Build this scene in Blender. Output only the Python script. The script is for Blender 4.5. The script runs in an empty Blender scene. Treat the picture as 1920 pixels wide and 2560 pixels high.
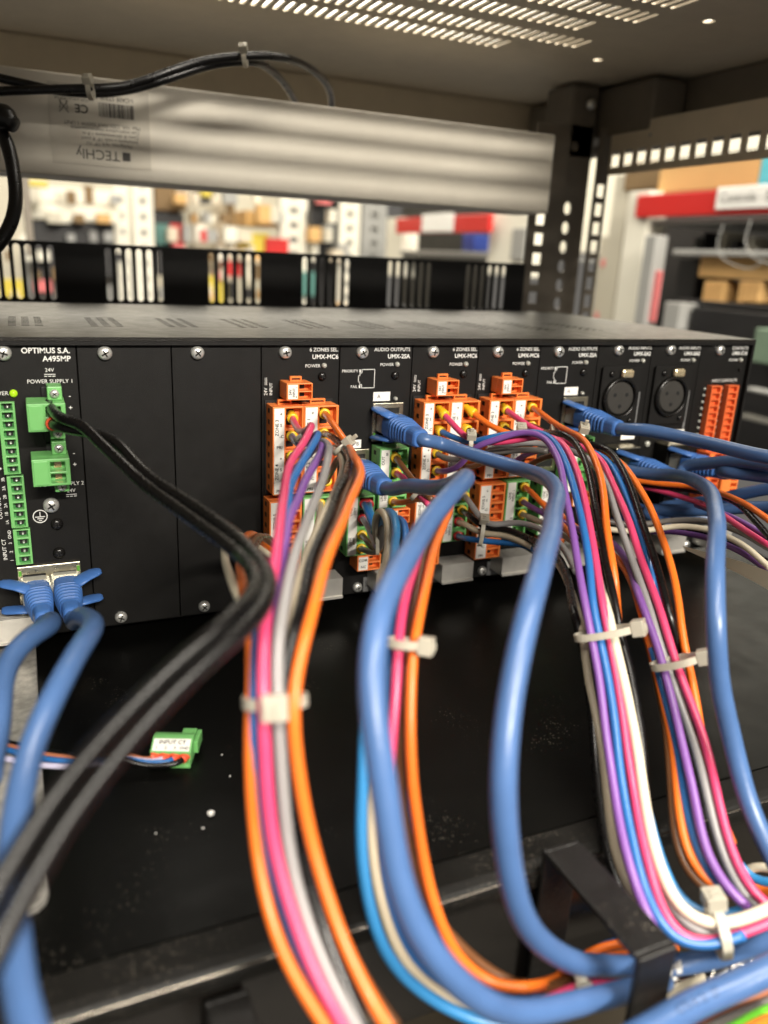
import bpy, bmesh, math, random
from mathutils import Vector, Matrix
random.seed(7)
S = bpy.context.scene
# ------------------------------------------------------------------ camera
# world: X right along the equipment panel, Y into the rack, Z up; panel plane Y=0
DX = Vector((0.91446, -0.08319, 0.39603))      # world X in camera axes (right, down, forward)
DY = Vector((-0.40210, -0.29697, 0.86610))     # world Y
DZ = Vector((0.04556, -0.95126, -0.30501))     # world Z
F = 1990.0; CU, CV = 960.0, 1280.0
CAM = Vector((0, -0.345, 0))
def ray(u, v):
    c = Vector(((u-CU)/F, (v-CV)/F, 1.0))
    return Vector((DX.dot(c), DY.dot(c), DZ.dot(c)))
def at(u, v, d): return CAM + ray(u, v)*d               # d = metres along the lens axis
def atY(u, v, Y): r = ray(u, v); return CAM + r*((Y+0.345)/r.y)
def atZ(u, v, Z): r = ray(u, v); return CAM + r*(Z/r.z)
def atX(u, v, X): r = ray(u, v); return CAM + r*(X/r.x)
cd = bpy.data.cameras.new('camera'); cam = bpy.data.objects.new('camera', cd)
S.collection.objects.link(cam)
rx = Vector((DX.x, DY.x, DZ.x)); up = -Vector((DX.y, DY.y, DZ.y)); fw = Vector((DX.z, DY.z, DZ.z))
m = Matrix((rx, up, -fw)).transposed().to_4x4(); m.translation = CAM
cam.matrix_world = m
cd.sensor_fit = 'VERTICAL'; cd.sensor_height = 36; cd.lens = F/2560*36
cd.clip_start = 0.005; cd.clip_end = 60
cd.dof.use_dof = True; cd.dof.focus_distance = 0.342; cd.dof.aperture_fstop = cd.lens/4.0
S.camera = cam
# ------------------------------------------------------------------ light
wd = bpy.data.worlds.new('World'); S.world = wd; wd.use_nodes = True
bg = wd.node_tree.nodes['Background']; bg.inputs[0].default_value = (1.0, 0.93, 0.83, 1); bg.inputs[1].default_value = 0.15
def area(name, loc, target, sx, sy, power, col=(1, 0.93, 0.82)):
    l = bpy.data.lights.new(name, 'AREA'); l.shape = 'RECTANGLE'; l.size = sx; l.size_y = sy
    l.energy = power; l.color = col
    o = bpy.data.objects.new(name, l); S.collection.objects.link(o); o.location = loc
    o.rotation_euler = (Vector(target)-Vector(loc)).to_track_quat('-Z', 'Y').to_euler()
    return o
area('overhead_light', (0.35, -0.80, 1.30), (0.20, -0.2, -0.1), 2.6, 0.26, 68)
area('aisle_light', (0.30, -2.60, 1.42), (0.2, 0.2, 0.07), 1.5, 0.11, 165)
area('far_aisle_light', (0.6, 1.9, 1.9), (1.0, 1.6, 0.0), 2.0, 0.6, 72)
area('side_aisle_light', (1.5, 0.1, 1.7), (1.1, 0.8, 0.2), 1.2, 0.4, 40)
S.view_settings.view_transform = 'Standard'; S.view_settings.look = 'None'
S.view_settings.exposure = 0.0; S.view_settings.gamma = 1.0
S.render.engine = 'CYCLES'
# ------------------------------------------------------------------ materials
def s2l(c): return tuple((x/12.92 if x <= 0.04045 else ((x+0.055)/1.055)**2.4) for x in [k/255 for k in c])
MT = {}
def mat(name, rgb, rough=0.45, metal=0.0, var=0.08, vscale=60.0, bump=0.0, bscale=900.0, spec=0.5, trans=0.0, emit=0.0, coat=0.0, lin=False, sss=0.0):
    m = bpy.data.materials.new(name); m.use_nodes = True
    nt = m.node_tree; b = nt.nodes['Principled BSDF']
    c = rgb if lin else s2l(rgb)
    tc = nt.nodes.new('ShaderNodeTexCoord')
    n = nt.nodes.new('ShaderNodeTexNoise'); n.inputs['Scale'].default_value = vscale; n.inputs['Detail'].default_value = 4
    nt.links.new(tc.outputs['Object'], n.inputs['Vector'])
    r = nt.nodes.new('ShaderNodeMapRange'); r.inputs['From Min'].default_value = 0.25; r.inputs['From Max'].default_value = 0.75
    r.inputs['To Min'].default_value = 1-var; r.inputs['To Max'].default_value = 1+var
    nt.links.new(n.outputs['Fac'], r.inputs['Value'])
    mx = nt.nodes.new('ShaderNodeVectorMath'); mx.operation = 'SCALE'; mx.inputs[0].default_value = c
    nt.links.new(r.outputs[0], mx.inputs['Scale']); nt.links.new(mx.outputs[0], b.inputs['Base Color'])
    r2 = nt.nodes.new('ShaderNodeMapRange'); r2.inputs['To Min'].default_value = max(0.03, rough-0.10); r2.inputs['To Max'].default_value = min(1, rough+0.10)
    n2 = nt.nodes.new('ShaderNodeTexNoise'); n2.inputs['Scale'].default_value = vscale*3.1
    nt.links.new(tc.outputs['Object'], n2.inputs['Vector']); nt.links.new(n2.outputs['Fac'], r2.inputs['Value'])
    nt.links.new(r2.outputs[0], b.inputs['Roughness'])
    b.inputs['Metallic'].default_value = metal; b.inputs['Specular IOR Level'].default_value = spec
    b.inputs['Transmission Weight'].default_value = trans; b.inputs['Coat Weight'].default_value = coat
    if sss:
        b.inputs['Subsurface Weight'].default_value = sss; b.inputs['Subsurface Radius'].default_value = (1, 0.9, 0.8); b.inputs['Subsurface Scale'].default_value = 0.002
    if emit:
        b.inputs['Emission Color'].default_value = (*c, 1); b.inputs['Emission Strength'].default_value = emit
    if bump:
        n3 = nt.nodes.new('ShaderNodeTexNoise'); n3.inputs['Scale'].default_value = bscale; n3.inputs['Detail'].default_value = 2
        nt.links.new(tc.outputs['Object'], n3.inputs['Vector'])
        bp = nt.nodes.new('ShaderNodeBump'); bp.inputs['Strength'].default_value = bump; bp.inputs['Distance'].default_value = 0.0004
        nt.links.new(n3.outputs['Fac'], bp.inputs['Height']); nt.links.new(bp.outputs[0], b.inputs['Normal'])
    MT[name] = m
    return m
def dusty(m, scale, lo, col, amt):       # scattered pale specks on a material: dust, and painted-in glitter
    nt = m.node_tree; b = nt.nodes['Principled BSDF']
    tc = nt.nodes.new('ShaderNodeTexCoord'); v = nt.nodes.new('ShaderNodeTexVoronoi'); v.inputs['Scale'].default_value = scale
    nt.links.new(tc.outputs['Object'], v.inputs['Vector'])
    n = nt.nodes.new('ShaderNodeTexNoise'); n.inputs['Scale'].default_value = 38; n.inputs['Detail'].default_value = 3
    nt.links.new(tc.outputs['Object'], n.inputs['Vector'])
    wn = nt.nodes.new('ShaderNodeTexWhiteNoise'); nt.links.new(v.outputs['Position'], wn.inputs['Vector'])
    mul = nt.nodes.new('ShaderNodeMath'); mul.operation = 'MULTIPLY'
    nt.links.new(n.outputs['Fac'], mul.inputs[0]); nt.links.new(wn.outputs['Value'], mul.inputs[1])
    r = nt.nodes.new('ShaderNodeMapRange'); r.inputs['From Min'].default_value = lo; r.inputs['From Max'].default_value = lo+0.22
    r.inputs['To Min'].default_value = 0.0; r.inputs['To Max'].default_value = 0.30
    nt.links.new(mul.outputs[0], r.inputs['Value'])
    lt = nt.nodes.new('ShaderNodeMath'); lt.operation = 'LESS_THAN'
    nt.links.new(v.outputs['Distance'], lt.inputs[0]); nt.links.new(r.outputs[0], lt.inputs[1])
    ml = nt.nodes.new('ShaderNodeMath'); ml.operation = 'MULTIPLY'; ml.inputs[1].default_value = amt
    nt.links.new(lt.outputs[0], ml.inputs[0])
    mx = nt.nodes.new('ShaderNodeMix'); mx.data_type = 'RGBA'
    old = b.inputs['Base Color'].links[0].from_socket
    nt.links.new(ml.outputs[0], mx.inputs['Factor']); nt.links.new(old, mx.inputs['A']); mx.inputs['B'].default_value = (*s2l(col), 1)
    nt.links.new(mx.outputs['Result'], b.inputs['Base Color'])
def streaky(m, scale, amt):              # long rolled streaks for sheet metal
    nt = m.node_tree; b = nt.nodes['Principled BSDF']
    tc = nt.nodes.new('ShaderNodeTexCoord'); mp = nt.nodes.new('ShaderNodeMapping'); mp.inputs['Scale'].default_value = scale
    n = nt.nodes.new('ShaderNodeTexNoise'); n.inputs['Scale'].default_value = 1; n.inputs['Detail'].default_value = 5
    nt.links.new(tc.outputs['Object'], mp.inputs['Vector']); nt.links.new(mp.outputs[0], n.inputs['Vector'])
    bp = nt.nodes.new('ShaderNodeBump'); bp.inputs['Strength'].default_value = amt; bp.inputs['Distance'].default_value = 0.0003
    nt.links.new(n.outputs['Fac'], bp.inputs['Height']); nt.links.new(bp.outputs[0], b.inputs['Normal'])
mat('black_paint', (20, 19, 18), 0.5, var=0.10, bump=0.35, bscale=2600, spec=0.25)
mat('module_black', (19, 18, 17), 0.48, var=0.08, bump=0.25, bscale=3200, spec=0.25)
mat('top_black', (27, 25, 22), 0.33, var=0.18, vscale=40, bump=0.5, bscale=2200, spec=0.28)
dusty(MT['top_black'], 1500, 0.30, (100, 93, 82), 0.5)
mat('shelf_black', (8, 8, 7), 0.36, var=0.2, vscale=25, bump=0.12, bscale=1500, spec=0.12)
dusty(MT['shelf_black'], 1500, 0.455, (140, 132, 120), 0.65)
mat('lip_black', (16, 15, 13), 0.45, var=0.2, vscale=30, bump=0.25, bscale=1500, spec=0.2)
dusty(MT['lip_black'], 1700, 0.33, (130, 122, 110), 0.5)
mat('edge_black', (20, 18, 16), 0.22, var=0.1)
mat('edge_highlight', (112, 107, 100), 0.16, metal=1.0, var=0.1)  # bright polished metal for the highlight line on the lip
mat('bracket_black', (17, 16, 15), 0.40, var=0.15, bump=0.5, bscale=700)
dusty(MT['bracket_black'], 1100, 0.38, (130, 122, 110), 0.6)
mat('lower_brown', (52, 46, 36), 0.5, var=0.25, vscale=14)
mat('dark_void', (9, 9, 9), 0.6)
dusty(MT['module_black'], 2600, 0.44, (78, 73, 66), 0.55)  # pale specks: dust plus the paint's glitter put in as colour
mat('hole_shade', (14, 12, 10), 0.5)  # near-black colour standing in for shade inside small holes
mat('screw_steel', (225, 225, 220), 0.30, metal=0.7, var=0.12, vscale=300)
mat('screw_black', (26, 25, 24), 0.25, metal=0.3)
mat('steel_dark', (60, 58, 54), 0.35, metal=0.9)
mat('insert_grey', (52, 50, 47), 0.42)
mat('shield_metal', (205, 196, 172), 0.30, metal=1.0, var=0.15, vscale=200)
mat('brass', (205, 180, 130), 0.22, metal=1.0, var=0.2, vscale=300)
mat('tab_metal', (226, 208, 170), 0.28, metal=0.75, var=0.25, vscale=500)
mat('aluminium', (196, 193, 186), 0.42, metal=0.6, var=0.08, vscale=200)
mat('galvanised', (176, 173, 166), 0.45, metal=0.45, var=0.35, vscale=260, bump=0.5, bscale=700)
mat('print_white', (222, 222, 218), 0.6, var=0.05)
mat('print_black', (22, 21, 20), 0.6)
mat('print_grey', (58, 55, 50), 0.6)
mat('print_cable', (30, 48, 84), 0.5)
mat('label_white', (232, 230, 224), 0.45, var=0.05)
mat('label_grey', (120, 120, 120), 0.45)
mat('plug_orange', (234, 128, 60), 0.42, var=0.07, sss=0.15)
mat('plug_red', (212, 98, 50), 0.42, var=0.07, sss=0.1)
mat('plug_green', (112, 178, 104), 0.42, var=0.07, sss=0.15)
mat('plug_green_dark', (58, 122, 62), 0.45, var=0.08)
mat('led_clear', (190, 190, 180), 0.15, var=0.05, trans=0.3)
mat('led_green', (150, 190, 30), 0.2, emit=0.5)
mat('led_small_green', (90, 150, 60), 0.25)
mat('cat_blue', (68, 98, 144), 0.34, var=0.11, vscale=70, bump=0.12, bscale=500)
mat('boot_blue', (62, 104, 168), 0.42, var=0.06)
mat('vinyl_pink', (206, 64, 106), 0.33, var=0.05)
mat('vinyl_orange', (226, 110, 34), 0.33, var=0.05)
mat('vinyl_blue', (38, 100, 164), 0.33, var=0.05)
mat('vinyl_lightblue', (48, 122, 176), 0.33, var=0.05)
mat('vinyl_purple', (122, 80, 152), 0.33, var=0.05)
mat('vinyl_grey', (138, 136, 136), 0.33, var=0.05)
mat('vinyl_darkgrey', (98, 94, 90), 0.33, var=0.05)
mat('vinyl_tan', (176, 164, 142), 0.33, var=0.05)
mat('vinyl_white', (214, 204, 180), 0.33, var=0.04)
mat('vinyl_lilac', (192, 188, 214), 0.33, var=0.04)
mat('vinyl_black', (11, 10, 10), 0.27, var=0.1, spec=0.45)
mat('vinyl_brown', (98, 62, 34), 0.33, var=0.06)
mat('vinyl_green', (96, 180, 40), 0.33, var=0.05)
mat('vinyl_copper', (168, 104, 74), 0.33, var=0.05)
mat('ferrule_yellow', (226, 186, 32), 0.38, var=0.06)
mat('ferrule_red', (190, 34, 40), 0.38, var=0.06)
mat('ferrule_coral', (236, 92, 62), 0.38, var=0.06)
mat('nylon', (192, 186, 170), 0.35, var=0.04, trans=0.25, sss=0.3)
mat('rubber_black', (20, 19, 18), 0.30, var=0.1)
mat('rack_grey', (204, 192, 170), 0.5, var=0.05, bump=0.15, bscale=2000)
mat('rack_dark', (112, 104, 92), 0.5, var=0.08, bump=0.15, bscale=2000)
mat('pdu_beige', (222, 215, 200), 0.45, var=0.03, bump=0.1, bscale=2000)
mat('sticker', (202, 195, 180), 0.35, var=0.03)
mat('shelf_white', (226, 222, 206), 0.5, var=0.05, vscale=6)
mat('shelf_grey', (150, 150, 146), 0.45, var=0.08, vscale=6)
mat('strip_red', (196, 26, 22), 0.45, var=0.05, vscale=6)
mat('card', (206, 164, 104), 0.7, var=0.08, vscale=8)
mat('card_dark', (120, 96, 62), 0.7, var=0.1, vscale=8)
mat('paper', (238, 236, 230), 0.6, var=0.03)
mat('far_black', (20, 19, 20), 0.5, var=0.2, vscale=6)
mat('far_cream', (196, 190, 172), 0.6, var=0.06, vscale=6)
mat('far_yellow', (206, 186, 60), 0.5)
mat('far_teal', (70, 118, 110), 0.5)
mat('far_pink', (224, 120, 120), 0.6)
mat('far_cyan', (90, 190, 205), 0.6)
mat('far_blue', (52, 78, 170), 0.5)
mat('far_green', (104, 124, 104), 0.6)
mat('far_chrome', (215, 212, 200), 0.2, metal=0.9)
mat('braid', (200, 198, 192), 0.2, metal=1.0)
mat('lamp_glow', (255, 246, 226), 0.5, emit=5.0)
# ------------------------------------------------------------------ builders
def tag(o, label=None, cat=None, group=None, kind=None):
    if label: o['label'] = label
    if cat: o['category'] = cat
    if group: o['group'] = group
    if kind: o['kind'] = kind
    return o
def thing(name, label, cat, loc, group=None):
    o = bpy.data.objects.new(name, None); o.empty_display_size = 0.01
    S.collection.objects.link(o); o.location = Vector(loc)
    return tag(o, label, cat, group)
WORLD = {}
def mk(name, bm, mt, parent=None, smooth=False, bevel=0.0, label=None, cat=None, group=None, kind=None):
    bmesh.ops.recalc_face_normals(bm, faces=bm.faces[:])
    me = bpy.data.meshes.new(name)
    c = Vector((0, 0, 0))
    if bm.verts:
        mn = Vector([min(v.co[i] for v in bm.verts) for i in range(3)]); mxx = Vector([max(v.co[i] for v in bm.verts) for i in range(3)])
        c = (mn+mxx)/2; c.z = mn.z
    for v in bm.verts: v.co -= c
    bm.to_mesh(me); bm.free()
    me.materials.append(MT[mt] if isinstance(mt, str) else mt)
    if smooth:
        for p in me.polygons: p.use_smooth = True
    o = bpy.data.objects.new(name, me); S.collection.objects.link(o)
    WORLD[o.name] = c.copy()
    if parent:
        o.parent = parent; o.location = c - WORLD.get(parent.name, parent.location)
    else: o.location = c
    if bevel:
        b = o.modifiers.new('bevel', 'BEVEL'); b.width = bevel; b.segments = 2; b.limit_method = 'ANGLE'
    return tag(o, label, cat, group, kind)
def B(): return bmesh.new()
def box(bm, x0, x1, y0, y1, z0, z1, M=None):
    vs = [bm.verts.new((x, y, z)) for x in (x0, x1) for y in (y0, y1) for z in (z0, z1)]
    for f in ((0, 1, 3, 2), (4, 6, 7, 5), (0, 4, 5, 1), (2, 3, 7, 6), (0, 2, 6, 4), (1, 5, 7, 3)): bm.faces.new([vs[i] for i in f])
    if M:
        for v in vs: v.co = M @ v.co
    return bm
def frame_of(d):
    d = d.normalized(); a = Vector((0, 0, 1)) if abs(d.z) < 0.9 else Vector((1, 0, 0))
    x = a.cross(d).normalized(); return x, d.cross(x)
def lathe(bm, p, d, prof, n=20):        # prof: list of (radius, distance along d)
    d = d.normalized(); x, y = frame_of(d); rings = []
    for r, h in prof:
        if r < 1e-7: rings.append([bm.verts.new(p+d*h)])
        else: rings.append([bm.verts.new(p+d*h+(x*math.cos(2*math.pi*i/n)+y*math.sin(2*math.pi*i/n))*r) for i in range(n)])
    for a, b in zip(rings, rings[1:]):
        for i in range(n):
            j = (i+1) % n
            if len(a) == 1 and len(b) == 1: continue
            if len(a) == 1: bm.faces.new((a[0], b[j], b[i]))
            elif len(b) == 1: bm.faces.new((a[i], a[j], b[0]))
            else: bm.faces.new((a[i], a[j], b[j], b[i]))
    return bm
def catmull(pts, n):
    P = [2*pts[0]-pts[1]]+pts+[2*pts[-1]-pts[-2]]; out = []
    for i in range(1, len(P)-2):
        p0, p1, p2, p3 = P[i-1:i+3]
        for k in range(n):
            t = k/n
            out.append(0.5*((2*p1)+(p2-p0)*t+(2*p0-5*p1+4*p2-p3)*t*t+(3*p1-p0-3*p2+p3)*t*t*t))
    out.append(pts[-1]); return out
def smooth_path(pts, step=0.002, it=10):
    q = catmull(pts, 14)
    L = [0]
    for a, b in zip(q, q[1:]): L.append(L[-1]+(b-a).length)
    n = max(8, int(L[-1]/step)); out = []; j = 0
    for i in range(n+1):
        s = L[-1]*i/n
        while j < len(q)-2 and L[j+1] < s: j += 1
        t = (s-L[j])/max(1e-9, L[j+1]-L[j]); out.append(q[j].lerp(q[j+1], min(1, t)))
    for _ in range(it):
        out = [out[0]]+[out[i]*0.5+(out[i-1]+out[i+1])*0.25 for i in range(1, len(out)-1)]+[out[-1]]
    return out
def frames(path):
    fr = []; t0 = (path[1]-path[0]).normalized(); x, y = frame_of(t0)
    for i in range(len(path)):
        t = (path[min(i+1, len(path)-1)]-path[max(i-1, 0)]).normalized()
        x = (x-t*x.dot(t)).normalized(); fr.append((t, x, t.cross(x)))
    return fr
def sweep(bm, path, rad, n=12, cap=True):
    fr = frames(path); rings = []
    for i, (p, (t, x, y)) in enumerate(zip(path, fr)):
        r = rad(i/(len(path)-1)) if callable(rad) else rad
        rings.append([bm.verts.new(p+(x*math.cos(2*math.pi*k/n)+y*math.sin(2*math.pi*k/n))*r) for k in range(n)])
    for a, b in zip(rings, rings[1:]):
        for k in range(n): bm.faces.new((a[k], a[(k+1) % n], b[(k+1) % n], b[k]))
    if cap: bm.faces.new(rings[0]); bm.faces.new(rings[-1])
    return bm
def plate(outer, holes, th, f):         # perforated sheet: 2D loops, thickness th; f(a,b,h) -> world
    bm = B(); E = []
    for lp in [outer]+holes:
        vs = [bm.verts.new((a, b, 0)) for a, b in lp]
        for i in range(len(vs)): E.append(bm.edges.new((vs[i], vs[(i+1) % len(vs)])))
    bmesh.ops.triangle_fill(bm, use_beauty=True, use_dissolve=False, edges=E)
    fs = bm.faces[:]
    r = bmesh.ops.extrude_face_region(bm, geom=fs)
    for v in [g for g in r['geom'] if isinstance(g, bmesh.types.BMVert)]: v.co.z = th
    for v in bm.verts: v.co = Vector(f(v.co.x, v.co.y, v.co.z))
    return bm
def rect(a0, a1, b0, b1): return [(a0, b0), (a1, b0), (a1, b1), (a0, b1)]
def stadium(ca, cb, la, lb, n=5):       # rounded slot, long axis whichever is larger
    out = []; r = min(la, lb)/2
    if lb >= la:
        for k in range(n+1): t = math.pi*k/n; out.append((ca+r*math.cos(t), cb+lb/2-r+r*math.sin(t)))
        for k in range(n+1): t = math.pi+math.pi*k/n; out.append((ca+r*math.cos(t), cb-lb/2+r+r*math.sin(t)))
    else:
        for k in range(n+1): t = -math.pi/2+math.pi*k/n; out.append((ca+la/2-r+r*math.cos(t), cb+r*math.sin(t)))
        for k in range(n+1): t = math.pi/2+math.pi*k/n; out.append((ca-la/2+r+r*math.cos(t), cb+r*math.sin(t)))
    return out
def text(s, size, loc, mt, parent, ax=(1, 0, 0), ay=(0, 0, 1), align='LEFT', bold=0.0, name='printed_text', sx=1.0):
    cu = bpy.data.curves.new('t', 'FONT'); cu.body = s; cu.size = size; cu.resolution_u = 3
    cu.align_x = align; cu.align_y = 'CENTER'; cu.offset = bold*size
    ob = bpy.data.objects.new('t', cu); me = bpy.data.meshes.new_from_object(ob)
    bpy.data.objects.remove(ob); bpy.data.curves.remove(cu)
    bm = B(); bm.from_mesh(me); bpy.data.meshes.remove(me)
    ax = Vector(ax); ay = Vector(ay); loc = Vector(loc)
    for v in bm.verts: v.co = loc+ax*(v.co.x*sx)+ay*v.co.y
    return mk(name, bm, mt, parent)
# ------------------------------------------------------------------ rack cabinet
ZT = -0.0378                                    # top of the module panels
rk = thing('rack_cabinet', 'grey steel equipment rack with slotted roof and perforated corner post', 'rack', (0.2, 0.25, -0.4))
ZC = 0.145
slots = []
for yc, xe in ((0.200, 0.3257), (0.1685, 0.370), (0.132, 0.3447), (0.099, 0.365), (0.065, 0.3637), (0.032, 0.350), (-0.002, 0.365), (-0.036, 0.345), (-0.070, 0.365)):
    x = xe-0.0032; 
    while x > 0.06: slots.append(stadium(x, yc, 0.0036, 0.0215)); x -= 0.0070
pinh = [[(cx+0.0037*math.cos(k*math.pi/6), cy+0.0037*math.sin(k*math.pi/6)) for k in range(12)] for cx, cy in ((0.404, 0.198), (0.397, 0.083), (0.3975, -0.03))]
mk('roof_panel', plate(rect(-0.45, 0.505, -0.27, 0.385), slots+pinh, 0.0015, lambda a, b, h: (a, b, ZC+h)), 'rack_grey', rk)
bm = B(); box(bm, -0.45, 0.512, 0.375, 0.392, 0.118, 0.1449); mk('front_top_beam', bm, 'rack_grey', rk, bevel=0.002)
bm = B(); box(bm, 0.496, 0.512, -0.25, 0.374, 0.098, 0.1449); mk('side_top_beam', bm, 'rack_dark', rk, bevel=0.002)
bm = B(); box(bm, 0.430, 0.458, 0.262, 0.30, 0.085, 0.143); mk('corner_gusset', bm, 'rack_dark', rk, bevel=0.003)
bm = B(); box(bm, 0.4615, 0.4945, 0.2, 0.3745, 0.104, 0.142); mk('corner_gusset', bm, 'rack_dark', rk, bevel=0.003)
hs = [rect(y-0.0054, y+0.0054, 0.0800, 0.0920) for y in [0.239-0.01588*i for i in range(24)]]
hs += [[(y+0.002*math.cos(k), 0.1005+0.002*math.sin(k)) for k in (0, 1, 2, 3, 4, 5)] for y in (0.2, 0.04)]
mk('side_rail', plate(rect(-0.25, 0.2465, 0.074, 0.112), hs, 0.0018, lambda a, b, h: (0.4625+h, a, b)), 'rack_grey', rk, bevel=0.0004)
zs = [0.0836-0.01588*i for i in range(14)]
mk('mounting_rail', plate(rect(0.391, 0.424, -0.42, 0.108), [rect(0.3985, 0.4075, z-0.0047, z+0.0047) for z in zs], 0.002, lambda a, b, h: (a, 0.250+h, b)), 'rack_dark', rk)
mk('corner_post', plate(rect(0.4245, 0.4555, -0.42, 0.112), [stadium(0.4375, z-0.005, 0.0075, 0.0105) for z in zs[2:]]+[[(0.4375+0.004*math.cos(k), 0.0955+0.004*math.sin(k)) for k in (0, 1, 2, 3, 4, 5)]], 0.002, lambda a, b, h: (a, 0.262+h, b)), 'rack_dark', rk)
mk('post_flange', plate(rect(0.4557, 0.4685, -0.42, 0.110), [rect(0.4585, 0.4665, z-0.0052, z+0.0052) for z in [0.062-0.0152*i for i in range(9)]], 0.002, lambda a, b, h: (a, 0.252+h, b)), 'rack_dark', rk)
bm = B(); box(bm, 0.4225, 0.4243, 0.2525, 0.2640, -0.42, 0.11); mk('post_web', bm, 'rack_dark', rk)
bm = B(); lathe(bm, Vector((0.447, 0.26, 0.128)), Vector((0, -1, 0)), [(0.004, 0), (0.004, 0.003), (0.0025, 0.0045), (0, 0.005)]); mk('bolt', bm, 'screw_steel', rk, smooth=True)
# vent panel across the front rails
sl = []
for g in range(-1, 5):
    for i in range(6): sl.append(stadium(0.0569+0.06985*g+0.00676*i, -0.0200, 0.0044, 0.0350))
bm = plate(rect(-0.10, 0.3905, -0.0445, -0.0004), sl, 0.0015, lambda a, b, h: (a, 0.249-h, b))
vp = mk('vent_panel', bm, 'black_paint', label='black blanking panel with groups of vertical slits behind the mixer frame', cat='panel')
# power strip
pd = thing('power_strip', 'long beige metal power strip body seen from behind under the roof', 'power strip', (0.15, 0.22, 0.037))
bm = B(); box(bm, -0.16, 0.375, 0.2, 0.244, 0.0368, 0.0922); mk('body', bm, 'pdu_beige', pd, bevel=0.0012)
bm = B(); box(bm, 0.0243, 0.0806, 0.1996, 0.19985, 0.0438, 0.0870); st = mk('rating_label', bm, 'sticker', pd)
def stx(s, size, x, z, al='LEFT', m='print_grey', bold=0.0):   # label glued upside down
    return text(s, size, (x, 0.1994, z), m, st, ax=(-1, 0, 0), ay=(0, 0, -1), align=al, bold=bold)
stx('TECHly', 0.0078, 0.0625, 0.0505)
bm = B(); box(bm, 0.0640, 0.0685, 0.1992, 0.1995, 0.0480, 0.0528); mk('logo_mark', bm, 'print_grey', st, bevel=0.0006)
for i, (s, x) in enumerate((('Multipresa rack 19" 1U', 0.0700), ('Installabile a rack 19" 8 posti', 0.0735), ('Cavo di alimentazione 1.8 m', 0.0740), ('Con interruttore magnetotermico', 0.0745), ('Max 16A, 230V MAX 3500W 1 UNIT', 0.0750))):
    stx(s, 0.0028, x, 0.0562+i*0.0026)
stx('CE', 0.0062, 0.0460, 0.0745, bold=0.02)
stx('I-CASE STRIP-16A', 0.0033, 0.0715, 0.0815); stx('Made in China', 0.0020, 0.066, 0.0845)
for i in range(4): stx('Cod. articolo ICS16A', 0.0021, 0.0460, 0.0790+i*0.0021)
bm = B(); x = 0.0715
while x > 0.0515:
    w = random.choice((0.0003, 0.0003, 0.0006, 0.0009)); box(bm, x-w, x, 0.1993, 0.1995, 0.0712, 0.0788); x -= w+random.choice((0.0003, 0.0004, 0.0006))
mk('barcode', bm, 'print_grey', st)
bm = B()
for a, b in (((0.0300, 0.0715), (0.0350, 0.0780)), ((0.0350, 0.0715), (0.0300, 0.0780))):
    d = Vector((b[0]-a[0], 0, b[1]-a[1])); sweep(bm, [Vector((a[0], 0.1994, a[1])), Vector((b[0], 0.1994, b[1]))], 0.00022, 6)
sweep(bm, [Vector((0.0304, 0.1994, 0.0735)), Vector((0.0311, 0.1994, 0.0785)), Vector((0.0339, 0.1994, 0.0785)), Vector((0.0346, 0.1994, 0.0735))], 0.0002, 6)
box(bm, 0.0302, 0.0348, 0.1993, 0.1995, 0.0800, 0.0806); mk('waste_bin_mark', bm, 'print_grey', st)
# ------------------------------------------------------------------ lower equipment
lo = thing('lower_unit', 'black steel equipment unit with dusty top and rolled front lip', 'rack unit', (0.15, -0.05, -0.30))
bm = B(); box(bm, -0.25, 0.42, -0.1775, 0.24, -0.176, -0.170); mk('top_sheet', bm, 'shelf_black', lo)
bm = B()
prof = [(-0.1776, -0.1702), (-0.1860, -0.1712), (-0.1890, -0.1722), (-0.1902, -0.1742), (-0.1902, -0.178), (-0.1776, -0.178)]
n0 = [bm.verts.new((-0.25, y, z)) for y, z in prof]; n1 = [bm.verts.new((0.42, y, z)) for y, z in prof]
for i in range(len(prof)): j = (i+1) % len(prof); bm.faces.new((n0[i], n0[j], n1[j], n1[i]))
bm.faces.new(n0); bm.faces.new(n1); mk('front_lip', bm, 'lip_black', lo, bevel=0.0006)
bm = B(); box(bm, -0.25, 0.42, -0.1885, -0.1865, -0.215, -0.1782); mk('front_apron', bm, 'edge_black', lo)
bm = B(); sweep(bm, [Vector((-0.25+0.067*k, -0.1899, -0.1728)) for k in range(11)], 0.00042, 10); mk('lip_highlight', bm, 'edge_highlight', lo, smooth=True)  # added shiny tube, gives the lip its bright highlight line
bm = B(); box(bm, -0.25, 0.42, -0.155, -0.150, -0.30, -0.179); mk('back_sheet', bm, 'lower_brown', lo)
bm = B(); box(bm, -0.25, 0.42, -0.215, -0.1550, -0.262, -0.258); mk('lower_ledge', bm, 'lower_brown', lo, bevel=0.001)
bm = B(); box(bm, -0.25, 0.42, -0.2160, -0.2152, -0.2625, -0.2540); mk('ledge_edge', bm, 'edge_black', lo, bevel=0.0003)
bm = B(); box(bm, -0.25, 0.42, -0.36, -0.2165, -0.345, -0.342); mk('floor_sheet', bm, 'lower_brown', lo)
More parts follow.
